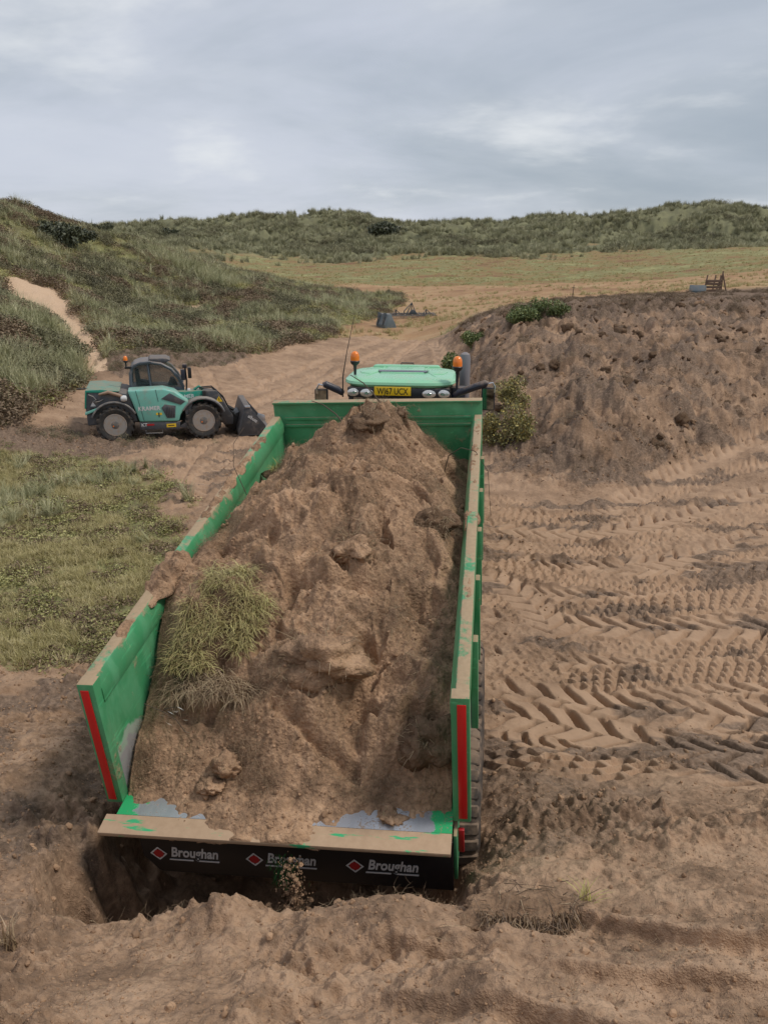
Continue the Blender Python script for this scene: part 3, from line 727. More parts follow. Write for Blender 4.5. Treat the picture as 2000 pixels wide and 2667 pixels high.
TO = np.array([-0.67359, 4.58905, 1.21397]); TX = np.array([0.991066, -0.128648, 0.035192]); TF = np.array([0.12241, 0.982125, 0.14299]); TU = np.array([-0.052958, -0.137405, 0.989098])
TM = Matrix(((TX[0], TF[0], TU[0], TO[0]), (TX[1], TF[1], TU[1], TO[1]), (TX[2], TF[2], TU[2], TO[2]), (0, 0, 0, 1)))
tr = thing('tipping_trailer', 'green tipping trailer with red rear strips and white lettering on its black panel', 'trailer', matrix=TM)
LB = 5.2
MB().prism([(-0.13, -0.05), (LB, -0.05), (LB, 0.0), (-0.13, 0.0)], -1.135, 1.135, 'x').build('floor_plate', M_FLOOR, tr)
MB().prism([(-0.288, -0.036), (-0.133, -0.04), (-0.133, 0.003), (-0.288, -0.006)], -1.205, 1.135, 'x').build('rear_lip', M_LIP, tr, bevel=0.004)
for s in (-1, 1):
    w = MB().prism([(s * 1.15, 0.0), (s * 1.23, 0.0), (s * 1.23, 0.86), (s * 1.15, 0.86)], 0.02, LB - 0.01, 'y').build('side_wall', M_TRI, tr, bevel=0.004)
    # folded top rail: flat cap with a chamfer towards the inside
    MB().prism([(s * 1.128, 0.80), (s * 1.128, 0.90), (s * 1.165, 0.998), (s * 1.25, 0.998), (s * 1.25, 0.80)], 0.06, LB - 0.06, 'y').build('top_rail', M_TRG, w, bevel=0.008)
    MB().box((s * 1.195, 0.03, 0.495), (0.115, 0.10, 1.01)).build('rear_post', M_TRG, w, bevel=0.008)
    MB().box((s * 1.203, -0.025, 0.49), (0.056, 0.006, 0.93)).build('reflector_strip', M_RED, w, bevel=0.002)
    for v in (0.9, 1.75, 2.6, 3.45, 4.3):
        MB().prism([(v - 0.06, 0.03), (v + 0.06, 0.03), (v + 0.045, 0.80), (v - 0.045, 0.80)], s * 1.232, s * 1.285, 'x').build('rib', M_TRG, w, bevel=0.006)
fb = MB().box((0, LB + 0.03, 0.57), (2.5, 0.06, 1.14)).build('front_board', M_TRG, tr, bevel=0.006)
for wz in (0.86, 0.95): MB().box((0, LB - 0.012, wz), (2.24, 0.022, 0.035)).build('bead', M_TRG, fb, bevel=0.006)
MB().box((0, LB + 0.01, 1.15), (2.5, 0.11, 0.022)).build('edge_strip', M_TRG, fb, bevel=0.004)
bp = MB().prism([(-1.0, -0.06), (1.14, -0.06), (1.14, -0.50), (-0.90, -0.50), (-1.0, -0.36)], -0.15, -0.135, 'y').build('bumper_panel', M_BLACK, tr, bevel=0.003)
RX = Matrix.Rotation(R(90), 4, 'X')
for u in (-0.77, -0.09, 0.60):
    d = MB(); r = 0.062; c = (u - 0.115, -0.325)
    ring = [(1, 0), (0, 1), (-1, 0), (0, -1)]
    V = [(c[0] + a * r, -0.153, c[1] + b * r) for a, b in ring] + [(c[0] + a * r * 0.74, -0.153, c[1] + b * r * 0.74) for a, b in ring]
    d.add(V, [(i, (i + 1) % 4, 4 + (i + 1) % 4, 4 + i) for i in range(4)]).build('logo_diamond', M_WHITE, bp)
    MB().lathe([(0.001, -0.154), (0.035, -0.154), (0.035, -0.151)], (c[0], 0, c[1]), 'y', 20).build('logo_dot', M_REDP, bp)
    text_mesh('lettering', 'Broughan', 0.125, M_WHITE, bp, Matrix.Translation((u - 0.03, -0.1525, -0.345)) @ RX, shear=0.25, bold=0.003, ext=0.001, sx=0.70)
    MB().prism([(u - 0.045, -0.382), (u + 0.125, -0.382), (u + 0.128, -0.371), (u - 0.042, -0.371)], -0.1535, -0.151, 'y').build('underline', M_WHITE, bp)
    MB().prism([(u + 0.165, -0.382), (u + 0.31, -0.382), (u + 0.313, -0.371), (u + 0.168, -0.371)], -0.1535, -0.151, 'y').build('underline', M_WHITE, bp)
for s in (1,):
    MB().prism([(-0.10, -0.45), (0.25, -0.45), (0.25, -0.055), (-0.10, -0.055)], s * 1.142, s * 1.165, 'x').build('corner_plate', M_TRG, tr, bevel=0.003)
    MB().box((s * 1.19, -0.03, -0.16), (0.04, 0.03, 0.2)).build('tail_lamp', M_REDP, tr, bevel=0.006)
for s in (-1, 1):
    MB().prism([(-0.05, -0.32), (5.6, -0.30), (5.6, -0.06), (-0.05, -0.06)], s * 0.42, s * 0.54, 'x').build('chassis_beam', M_STEELD, tr, bevel=0.006)
for v in (0.3, 1.2, 2.2, 3.2, 4.3):
    MB().box((0, v, -0.10), (2.2, 0.08, 0.09)).build('cross_member', M_STEELD, tr)
MB().prism([(-0.5, -0.28), (0.5, -0.28), (0.1, -0.45), (-0.1, -0.45)], 5.3, 5.55, 'y').build('drawbar_frame', M_STEELD, tr, bevel=0.01)
MB().tube([(0, 5.4, -0.36), (0, 6.3, -0.75), (0, 6.75, -0.95)], 0.075, 10).build('drawbar', M_STEELD, tr, smooth=True)
def trailer_tyre(parent, u0, u1, v, w, r=0.64):
    """flotation tyre with shoulder blocks"""
    wheel = bpy.data.objects.new('wheel', None); link(wheel, parent); wheel.location = (0, v, w)
    m = MB(); c = (0, 0, 0); a, b = u0, u1; k = 0.05
    m.lathe([(r * 0.50, a + 0.06), (r * 0.62, a + 0.005), (r * 0.84, a - 0.01), (r * 0.93, a + 0.02), (r * 0.955, a + k), (r * 0.955, b - k), (r * 0.93, b - 0.02), (r * 0.84, b + 0.01), (r * 0.62, b - 0.005), (r * 0.50, b - 0.06)], c, 'x', 48)
    n = 30
    for i in range(n):
        for row, (x0, x1, da) in enumerate(((a + 0.005, a + 0.19, 0.0), ((a + b) / 2 - 0.05, (a + b) / 2 + 0.05, 0.5), (b - 0.19, b - 0.005, 0.0))):
            an = 2 * math.pi * (i + da) / n; hw = 0.36 * 2 * math.pi / n
            V = []
            for x, drop in ((x0, 0.05 if row == 0 else 0.0), (x1, 0.05 if row == 2 else 0.0)):
                for rr in (r * 0.93 - drop * 0.6, r - drop * 0.55):
                    for q in (an - hw, an + hw): V.append((x, rr * math.cos(q), rr * math.sin(q)))
            m.add(V, [(0, 1, 3, 2), (4, 6, 7, 5), (0, 4, 5, 1), (2, 3, 7, 6), (0, 2, 6, 4), (1, 5, 7, 3)])
    m.build('tyre', M_RUBM, wheel, bevel=0.012, seg=1)
    s = 1 if b > 0 else -1; e = b if s > 0 else a
    MB().lathe([(r * 0.52, e - s * 0.04), (r * 0.48, e - s * 0.05), (r * 0.45, e - s * 0.14), (r * 0.2, e - s * 0.14), (r * 0.18, e - s * 0.06), (0.01, e - s * 0.05)], c, 'x', 32).build('rim', M_RIM, wheel, smooth=True)
for v in (0.98, 2.36):
    for u0, u1 in ((0.81, 1.30), (-1.30, -0.81)):
        hub = TO + TF * v + TX * ((u0 + u1) / 2)
        w = (0.60 - hub[2]) / TU[2]
        trailer_tyre(tr, u0, u1, v, w)
    MB().tube([(-0.9, v, w), (0.9, v, w)], 0.06, 10).build('axle', M_STEELD, tr, smooth=True)

# ================================================================== THE LOAD
_lc = [  # u, v, height above the floor
 (-1.13, 5.15, .50), (-.8, 5.15, .55), (-.5, 5.15, .80), (-.25, 5.15, 1.0), (.05, 5.15, 1.07), (.28, 5.15, .97), (.6, 5.15, .72), (.9, 5.15, .50), (1.13, 5.15, .40),
 (-1.13, 4.5, .50), (-.8, 4.5, .66), (-.45, 4.5, .98), (.05, 4.5, 1.16), (.4, 4.5, 1.0), (.75, 4.5, .70), (1.13, 4.5, .45),
 (-1.13, 3.7, .68), (-.7, 3.7, .90), (-.2, 3.7, 1.22), (.3, 3.7, 1.16), (.7, 3.7, .95), (1.13, 3.7, .62),
 (-1.13, 2.9, .77), (-.7, 2.9, 1.0), (-.2, 2.9, 1.30), (.3, 2.9, 1.22), (.7, 2.9, 1.02), (1.13, 2.9, .74),
 (-1.13, 2.2, .82), (-.8, 2.2, 1.0), (-.3, 2.2, 1.28), (.2, 2.2, 1.26), (.65, 2.2, 1.05), (1.13, 2.2, .76),
 (-1.13, 1.7, .90), (-.8, 1.7, 1.04), (-.3, 1.7, 1.18), (.2, 1.7, 1.12), (.65, 1.7, .95), (1.13, 1.7, .70),
 (-1.13, 1.25, .88), (-.8, 1.25, 1.0), (-.3, 1.25, .92), (.15, 1.25, .90), (.6, 1.25, .86), (1.13, 1.25, .62),
 (-1.13, .85, .62), (-.8, .85, .78), (-.35, .85, .62), (.1, .85, .74), (.5, .85, .60), (.8, .85, .55), (1.13, .85, .52),
 (-1.13, .5, .36), (-.8, .5, .42), (-.35, .5, .38), (.1, .5, .52), (.45, .5, .40), (.8, .5, .42), (1.13, .5, .44),
 (-1.13, .2, .16), (-.7, .2, .20), (-.2, .2, .20), (.3, .2, .14), (.7, .2, .10), (1.13, .2, .12),
 (-1.13, 0, -.02), (-.75, 0, .01), (-.45, 0, .035), (-.2, 0, .07), (.1, 0, .07), (.35, 0, .02), (.7, 0, -.03), (1.13, 0, -.03),
 (-1.13, -.14, -.04), (-.7, -.14, -.012), (-.45, -.14, .012), (-.1, -.14, .045), (.15, -.14, .035), (.4, -.14, -.02), (.7, -.14, -.06), (1.13, -.14, -.06),
 (-1.13, -.3, -.09), (-.6, -.3, -.05), (-.35, -.3, -.015), (-.05, -.3, .0), (.15, -.3, .0), (.35, -.3, -.05), (1.13, -.3, -.10)]
_lc = np.array(_lc); _lfit = tps_fit(_lc[:, :2] * [1.4, 1], _lc[:, 2], 1e-4)
_lgu = np.linspace(-1.2, 1.2, 90); _lgv = np.linspace(-0.34, 5.18, 180)
_LG = tps_eval(_lfit, *[q * k for q, k in zip(np.meshgrid(_lgu, _lgv, indexing='ij'), (1.4, 1))])
def load_h(u, v):
    h = grid_interp(_lgu, _lgv, _LG, np.clip(u, -1.2, 1.2), v)
    body = sstep(-0.05, 0.75, v); edge = sstep(0.0, 0.25, v + 0.32)
    wu = u + 0.08 * perlin(u * 3, v * 3, 70); wv = v + 0.08 * perlin(u * 3, v * 3, 71)
    f1, f2, ci = worley(wu, wv, 0.30, 5); g1, g2, gi = worley(wu, wv, 0.095, 6); k1, k2, ki = worley(u, v, 0.04, 7)
    big = np.clip(1 - f1 * 1.25, 0, 1) * np.where(ci > 0.55, ci, 0)
    lump = np.clip(0.4 + 1.3 * fbm(u, v, 0.55, 2, 0.5, 72), 0, 1)
    d = body * (0.12 * fbm(wu, wv, 1.0, 3, 0.55, 82) + 0.10 * fbm(wu, wv, 0.5, 4, 0.6, 73) + 0.04 * ridged(u, v, 0.4, 3, 74) + 0.12 * big)
    d += (0.25 + 0.75 * body) * (0.028 * np.clip(1 - g1 * 1.4, 0, 1) * (gi > 0.5) * lump + 0.014 * np.clip(1 - k1 * 1.4, 0, 1) + 0.022 * fbm(u, v, 0.12, 3, 0.6, 75))
    hole = np.clip(-0.30 - fbm(u, v, 0.32, 2, 0.5, 76), 0, 1) * body
    d -= 0.42 * hole
    # a slab that has broken away above the tail of the load
    fr = np.abs((u - 0.12 + 0.12 * np.sin(v * 4)) + 0.3 * (v - 0.9))
    d -= 0.10 * np.exp(-((v - 1.32 - 0.25 * np.abs(u - 0.1) - 0.05 * perlin(u * 6, v * 6, 77)) / 0.06) ** 2) * (np.abs(u - 0.05) < 0.55)
    d -= 0.12 * np.exp(-((v - 0.33 + 0.4 * (u - 0.2) - 0.04 * perlin(u * 7, v * 7, 78)) / 0.05) ** 2) * ((u > -0.15) & (u < 0.5))
    d -= 0.13 * np.exp(-((u - 0.50 - 0.10 * (v - 0.6) - 0.04 * perlin(u * 6, v * 6, 79)) / 0.06) ** 2) * sstep(0.2, 0.4, v) * (1 - sstep(1.1, 1.4, v))
    thin = (1 - body) * 0.03 * fbm(u, v, 0.16, 3, 0.6, 80)
    wall = 1 - 0.75 * sstep(0.92, 1.12, np.abs(u))
    return h + d * edge * wall + thin
nu, nv = 270, 620
lu = np.linspace(-1.128, 1.128, nu)
lv = -0.286 + (5.19 + 0.286) * (np.linspace(0, 1, nv) ** 1.25)
LU, LV = np.meshgrid(lu, lv, indexing='ij')
LH = load_h(LU, LV)
dep = 0.03 * fbm(LU * 3, LV * 3, 0.3, 3, 0.5, 81)
V = np.column_stack([(LU * (1 - 0.004)).ravel(), LV.ravel(), LH.ravel()])
ii = np.arange(nu - 1)[:, None] * nv + np.arange(nv - 1)[None, :]
Fq = np.stack([ii, ii + nv, ii + nv + 1, ii + 1], -1).reshape(-1, 4)
low = (LH.ravel()[Fq] < np.where(LV.ravel()[Fq] < -0.13, -0.03, -0.045)).all(1)
Fq = Fq[~low]
# close it underneath so that the heap is a solid
def border(Fq):
    from collections import Counter
    e = np.concatenate([Fq[:, [0, 1]], Fq[:, [1, 2]], Fq[:, [2, 3]], Fq[:, [3, 0]]])
    key = np.sort(e, 1); k = key[:, 0].astype(np.int64) * 10 ** 7 + key[:, 1]
    _, idx, cnt = np.unique(k, return_index=True, return_counts=True)
    return e[idx[cnt == 1]]
be = border(Fq); n0 = len(V); bv = np.unique(be); mp = {int(a): n0 + i for i, a in enumerate(bv)}
bot = V[bv].copy(); bot[:, 2] = np.minimum(bot[:, 2] - 0.02, np.where(bot[:, 1] < -0.13, -0.03, -0.04))
V = np.vstack([V, bot]); Fs = np.array([(a, mp[int(a)], mp[int(b)], b) for a, b in be])
used, inv = np.unique(np.vstack([Fq, Fs]), return_inverse=True)
me = np_mesh('soil_load', V[used], inv.reshape(-1, 4))
def soil_material(name, tone=1.0, stretch=None):
    t = NT(name); o = t.obj()
    big = t.noise(o, 1.6, 5, 0.62); mid = t.noise(o, 6.5, 6, 0.65); fine = t.noise(o, 32, 4, 0.65); fib = t.noise(o, 26, 4, 0.6, 1.2, (1, 0.3, 0.3))
    c = t.ramp(mid, [(0.26, (0.20 * tone, 0.127 * tone, 0.078 * tone)), (0.5, (0.355 * tone, 0.225 * tone, 0.138 * tone)), (0.75, (0.46 * tone, 0.305 * tone, 0.195 * tone))])
    k = t.ramp(t.math('ADD', t.math('MULTIPLY', big, 0.55), t.math('MULTIPLY', fine, 0.45)), [(0.40, 0.95), (0.56, 0.0)])
    c = t.mix(t.math('MULTIPLY', k, 0.72), c, (0.15, 0.098, 0.064))
    c = t.mix(t.ramp(fib, [(0.62, 0.0), (0.72, 0.4)]), c, (0.26, 0.19, 0.12))
    h = t.math('ADD', t.math('ADD', fine, t.math('MULTIPLY', t.noise(o, 120, 2, 0.6), 0.25)), t.math('ADD', t.math('MULTIPLY', t.voro(o, 38), -0.45), t.math('MULTIPLY', fib, 0.4)))
    return t.done(c, 0.95, 0.0, t.bump(h, 0.9, 0.02), 0.15)
M_SOIL = soil_material('tipped_sandy_soil', 1.22); M_SOILD = soil_material('dark_root_soil', 0.5)
me.materials.append(M_SOIL)
load = link(bpy.data.objects.new('soil_load', me)); load.matrix_world = TM
tag(load, 'heap of brown sandy soil and roots filling the green trailer', 'soil heap')
def on_load(u, v, up=0.0):
    h = float(load_h(np.array([u]), np.array([v]))[0]); return Vector(TM @ Vector((u, v, h + up)))

# soil that has slopped over the side rails: crusts lying on the flat cap
def rail_spill(s, v0, v1, label, seed, hgt=0.06, wid=0.13, over=0.0):
    n, m = int((v1 - v0) / 0.012), 16
    vv = np.linspace(v0, v1, n); aa = np.linspace(-1, 1, m)
    A, B = np.meshgrid(vv, aa, indexing='ij')
    env = sstep(0, 0.12, (A - v0)) * sstep(0, 0.12, (v1 - A)) * np.clip(0.55 + 1.2 * fbm(A, B * 0.05 + seed, 0.3, 3, 0.5, seed), 0.05, 1.3)
    U = s * (1.198 + B * wid * (0.55 + 0.5 * env) * 0.5) - s * over * env * 0.5
    H = 0.985 + env * hgt * np.sqrt(np.clip(1 - B * B, 0, 1)) * (1 + 0.7 * fbm(A, B * 0.08, 0.09, 3, 0.6, seed + 1)) - 0.03 * (np.abs(B) > 0.97)
    V = np.column_stack([U.ravel(), A.ravel(), H.ravel()]); ii = np.arange(n - 1)[:, None] * m + np.arange(m - 1)[None, :]
    F = np.stack([ii, ii + m, ii + m + 1, ii + 1], -1).reshape(-1, 4)
    # close with a flat base
    nb = len(V); base = V.copy(); base[:, 2] = 0.96; be = border(F); u_ = np.unique(be); mp = {int(q): nb + i for i, q in enumerate(u_)}
    V = np.vstack([V, base[u_]]); F = np.vstack([F, [(a, mp[int(a)], mp[int(b)], b) for a, b in be]])
    me = np_mesh('spilled_soil', V, F); me.materials.append(M_SOIL)
    o = link(bpy.data.objects.new('spilled_soil', me)); o.matrix_world = TM
    tag(o, label, 'soil', 'soil lying on the trailer rails')
rail_spill(-1, 0.95, 1.75, 'thick crust of soil spilling over the left rail beside the turf', 90, 0.11, 0.24, 0.06)
rail_spill(-1, 0.38, 0.9, 'thin crust of sand on the left rail behind the bare green corner', 92, 0.03, 0.09)
rail_spill(-1, 2.3, 4.6, 'long crust of sand on the left rail towards the front board', 94, 0.03, 0.09)
rail_spill(1, 1.05, 1.5, 'crust of sand on the right rail above the wheels', 96, 0.02, 0.07)
rail_spill(1, 2.25, 2.6, 'rooty clump of soil draped over the right rail', 98, 0.05, 0.20, -0.02)
rail_spill(1, 2.9, 4.9, 'thin streak of sand on the right rail near the front board', 99, 0.018, 0.08)
# ================================================================== TRACTOR
M_ROOF = painted('pale_green_tractor_paint', (0.27, 0.58, 0.36), 0.24, 0.10, (0.42, 0.42, 0.34), sc=2.5, updust=0.10)
M_DKPL = painted('dark_plastic', (0.017, 0.019, 0.026), 0.42, 0.12, sc=3)
M_NAVY = painted('dark_blue_grey_plastic', (0.022, 0.026, 0.042), 0.38, 0.10, sc=3)
M_GREYP = painted('grey_pipe', (0.20, 0.20, 0.22), 0.4, 0.15, sc=3)
t = NT('cab_glass'); M_GLASS = t.done((0.05, 0.07, 0.075), 0.05, 0.0, spec=0.6, Alpha=0.32)
t = NT('mirror_glass'); M_MIRROR = t.done((0.30, 0.34, 0.34), 0.04, 1.0)
t = NT('hatch_glass'); M_HATCH = t.done((0.10, 0.10, 0.13), 0.08, 0.0, spec=0.7)
t = NT('lamp_glass'); M_LAMP = t.done(t.mix(t.voro(t.obj(), 60), (0.45, 0.45, 0.42), (0.8, 0.8, 0.78)), 0.12, 0.5)
t = NT('amber_lens'); M_AMBER = t.done(t.mix(t.noise(t.obj(), 8, 2), (0.80, 0.17, 0.02), (0.92, 0.28, 0.03)), 0.18, 0.0, spec=0.6)
M_YELLOW = painted('yellow_plate', (0.78, 0.52, 0.02), 0.35, 0.14, sc=5)
M_INK = plain('black_print', (0.01, 0.01, 0.01), 0.5)
M_JDG = painted('tractor_green', (0.03, 0.26, 0.10), 0.3, 0.25, sc=2)
M_JDY = painted('wheel_yellow', (0.60, 0.42, 0.03), 0.4, 0.35, sc=3)
M_CHROME = plain('bright_tube', (0.62, 0.62, 0.62), 0.2, 0.9)
YAW = math.atan2(TF[0], TF[1])
_pr = aty(1036, 1018, 11.9)
tc_ = thing('tractor', 'green tractor with two amber beacons and a yellow number plate', 'tractor', (_pr[0], _pr[1], 0), -YAW)
RZ = _pr[2] - 2.665                            # stands on ground that lies a little lower or higher
tc_.location.z = RZ
def outline(hw, y0, y1, ex, n=56):
    """rounded roof outline, squarish"""
    P = []
    for k in range(n):
        a = 2 * math.pi * k / n; c, s = math.cos(a), math.sin(a)
        P.append((hw * math.copysign(abs(c) ** ex, c), (y0 + y1) / 2 + (y1 - y0) / 2 * math.copysign(abs(s) ** ex, s)))
    return P
def layers(rings):
    m = MB(); n = len(rings[0][0]); V = []; F = []
    for P, z in rings: V += [(x, y, z) for x, y in P]
    for i in range(len(rings) - 1):
        F += [(i * n + k, i * n + (k + 1) % n, (i + 1) * n + (k + 1) % n, (i + 1) * n + k) for k in range(n)]
    F += [tuple(range(n))[::-1], tuple(range((len(rings) - 1) * n, len(rings) * n))]
    return m.add(V, F)
roof = layers([(outline(0.74, 0.05, 1.40, .42), 2.695), (outline(0.80, 0.005, 1.46, .42), 2.715), (outline(0.845, -0.02, 1.50, .44), 2.75), (outline(0.84, -0.01, 1.49, .46), 2.785), (outline(0.80, 0.05, 1.45, .5), 2.812), (outline(0.70, 0.16, 1.36, .52), 2.826), (outline(0.4, 0.4, 1.2, .6), 2.832)]).build('roof', M_ROOF, tc_, smooth=True)
# raised rims and panels on the roof
for s in (-1, 1):
    m = MB(); pts = []
    for k in range(13):
        a = R(-62) + R(140) * k / 12
        pts.append((s * (0.44 + 0.31 * math.cos(a)), 0.82 + 0.55 * math.sin(a), 2.822 - 0.04 * math.cos(a)))
    m.tube(pts, 0.022, 8).build('roof_rim', M_ROOF, roof, smooth=True)
    MB().tube([(s * 0.36, 1.35, 2.822), (s * 0.33, 0.95, 2.832), (s * 0.50, 0.42, 2.825), (s * 0.60, 0.22, 2.80)], 0.018, 6).build('roof_groove_rib', M_ROOF, roof, smooth=True)
    MB().prism([(s * 0.45, 0.55), (s * 0.64, 0.62), (s * 0.69, 0.85), (s * 0.62, 1.15), (s * 0.42, 1.25), (s * 0.40, 0.9)], 2.79, 2.838, 'z').build('roof_panel', M_ROOF, roof, bevel=0.012)
MB().prism([(-0.55, 1.32), (0.55, 1.32), (0.52, 1.46), (-0.52, 1.46)], 2.77, 2.862, 'z').build('front_rim', M_ROOF, roof, bevel=0.03, seg=3)
MB().prism([(-0.34, 0.62), (0.34, 0.62), (0.30, 1.28), (-0.30, 1.28)], 2.80, 2.848, 'z').build('hatch_frame', M_ROOF, roof, bevel=0.015)
MB().prism([(-0.35, 0.66), (0.35, 0.66), (0.40, 0.83), (-0.40, 0.83)], 2.84, 2.856, 'z').build('hatch_window', M_HATCH, roof, bevel=0.003)
MB().tube([(-0.10, 1.44, 2.85), (-0.10, 1.44, 2.885), (0.10, 1.44, 2.885), (0.10, 1.44, 2.85)], 0.012, 6).build('grab_loop', M_DKPL, roof, smooth=True)
# dark rear band with lamps and number plate
band = MB().prism([(-0.76, 0.03), (-0.30, -0.015), (0.30, -0.015), (0.76, 0.03), (0.74, 0.25), (-0.74, 0.25)], 2.55, 2.705, 'z').build('rear_band', M_DKPL, tc_, bevel=0.02)
for x in (-0.66, -0.46, 0.46, 0.67):
    an = 0.35 * (1 if x > 0 else -1) if abs(x) > 0.6 else 0.0
    b = MB().lathe([(0.02, 0.02), (0.062, 0.012), (0.066, -0.01), (0.05, -0.025), (0.001, -0.03)], (0, 0, 0), 'y', 20).build('work_lamp', M_LAMP, tc_, smooth=True)
    b.location = (x, -0.012 + 0.035 * (abs(x) > 0.6), 2.63); b.rotation_euler = (0, 0, -an * 0.6); b.scale = (1.5, 1, 0.9)
    MB().lathe([(0.001, -0.032), (0.02, -0.034), (0.03, -0.022)], (0, 0, 0), 'y', 12).build('lamp_bulb', M_CHROME, b, smooth=True)
pl = MB().box((-0.075, -0.04, 2.665), (0.54, 0.012, 0.13)).build('number_plate', M_YELLOW, tc_, bevel=0.003)
text_mesh('plate_lettering', 'WJ67 UCX', 0.135, M_INK, pl, Matrix.Translation((-0.075, -0.0475, 2.618)) @ RX, bold=0.0015, ext=0.0008, sx=0.72, align='CENTER')
# cab
for s in (-1, 1):
    MB().tube([(s * 0.70, 0.12, 2.70), (s * 0.74, 0.02, 2.1), (s * 0.72, 0.0, 1.35)], 0.04, 8).build('pillar', M_DKPL, tc_, smooth=True)
    MB().tube([(s * 0.70, 1.45, 2.70), (s * 0.72, 1.55, 2.0), (s * 0.60, 1.6, 1.2)], 0.04, 8).build('pillar', M_DKPL, tc_, smooth=True)
    MB().prism([(0.10, 2.68), (1.43, 2.68), (1.56, 1.3), (0.03, 1.3)], s * 0.715, s * 0.722, 'x').build('side_window', M_GLASS, tc_)
MB().prism([(-0.66, 2.56), (0.66, 2.56), (0.68, 1.35), (-0.68, 1.35)], 0.045, 0.052, 'y').build('rear_window', M_GLASS, tc_)
MB().prism([(-0.66, 2.68), (0.66, 2.68), (0.60, 1.3), (-0.60, 1.3)], 1.52, 1.53, 'y').build('windscreen', M_GLASS, tc_)
MB().prism([(0.0, 0.8), (1.6, 0.8), (1.6, 1.3), (0.0, 1.35)], -0.62, 0.62, 'x').build('cab_base', M_DKPL, tc_, bevel=0.03)
MB().prism([(0.35, 1.2), (0.85, 1.2), (0.85, 1.35), (0.5, 1.4), (0.44, 2.05), (0.30, 2.05)], -0.25, 0.25, 'x').build('driver_seat', M_DKPL, tc_, bevel=0.04)
MB().prism([(1.5, 1.0), (3.7, 0.95), (3.75, 1.45), (3.5, 1.62), (1.55, 1.85)], -0.42, 0.42, 'x').build('bonnet', M_JDG, tc_, bevel=0.06, seg=3)
MB().prism([(-0.2, 0.45), (3.9, 0.45), (3.9, 0.95), (-0.2, 0.9)], -0.25, 0.25, 'x').build('transmission', M_STEELD, tc_, bevel=0.03)
MB().lathe([(0.055, 1.0), (0.06, 2.0), (0.085, 2.05), (0.09, 2.95), (0.075, 3.02), (0.03, 3.05)], (0.93, 1.62, 0), 'z', 18).build('exhaust_stack', M_GREYP, tc_, smooth=True)
MB().box((0.87, 0.55, 2.45), (0.22, 0.22, 0.42)).build('air_filter_box', M_NAVY, tc_, bevel=0.03)
def lug_wheel(parent, x0, x1, y, z, r, rim_m, n=22, rub=None, axis_flip=1):
    wheel = bpy.data.objects.new('wheel', None); link(wheel, parent); wheel.location = (0, y, z)
    m = MB(); w = x1 - x0; xc = (x0 + x1) / 2
    m.lathe([(r * 0.56, x0 + 0.10 * w), (r * 0.66, x0 + 0.02 * w), (r * 0.83, x0 - 0.005), (r * 0.91, x0 + 0.05 * w), (r * 0.935, xc), (r * 0.91, x1 - 0.05 * w), (r * 0.83, x1 + 0.005), (r * 0.66, x1 - 0.02 * w), (r * 0.56, x1 - 0.10 * w)], (0, 0, 0), 'x', 44)
    for i in range(n):
        for s in (-1, 1):
            a = 2 * math.pi * (i + (0.5 if s > 0 else 0)) / n; sw = 1.25 * 2 * math.pi / n; hw = 0.19 * 2 * math.pi / n; V = []
            for f, rr in ((0.02, r), (0.30, r * 0.995), (0.50, r * 0.965), (0.505, r * 0.84)):
                for top in (0, 1):
                    q = (r * 0.90 if f < 0.4 else r * 0.86 if f < 0.503 else r * 0.80) if top == 0 else rr
                    for k in (-1, 1): V.append((xc + s * f * w, q * math.cos(a + sw * f + k * hw), q * math.sin(a + sw * f + k * hw)))
            F = [(0, 1, 3, 2), (12, 14, 15, 13)]
            for j in range(3):
                b = 4 * j; F += [(b, b + 4, b + 5, b + 1), (b + 2, b + 3, b + 7, b + 6), (b, b + 2, b + 6, b + 4), (b + 1, b + 5, b + 7, b + 3)]
            m.add(V, F)
    m.build('tyre', rub or M_RUB, wheel, smooth=True)
    for e, s in ((x1, 1), (x0, -1)):
        MB().lathe([(r * 0.60, e - s * 0.05 * w), (r * 0.565, e - s * 0.03 * w), (r * 0.54, e - s * 0.10 * w), (r * 0.50, e - s * 0.16 * w), (r * 0.40, e - s * 0.20 * w), (r * 0.36, e - s * 0.16 * w), (r * 0.25, e - s * 0.15 * w), (r * 0.23, e - s * 0.10 * w), (0.01, e - s * 0.10 * w)], (0, 0, 0), 'x', 30).build('rim', rim_m, wheel, smooth=True)
    return wheel
for s in (-1, 1):
    x0, x1 = sorted((s * 0.62, s * 1.12))
    lug_wheel(tc_, x0, x1, 0.75, 0.92 - RZ, 0.92, M_JDY, 22)
    x0, x1 = sorted((s * 0.62, s * 1.05))
    lug_wheel(tc_, x0, x1, 3.35, 0.66 - RZ, 0.66, M_JDY, 20)
    MB().prism([(-0.15, 1.75), (0.2, 1.95), (1.1, 1.98), (1.6, 1.7), (1.55, 1.62), (1.05, 1.9), (0.25, 1.87), (-0.1, 1.68)], s * 0.6, s * 1.1, 'x').build('rear_fender', M_JDG, tc_, bevel=0.015)
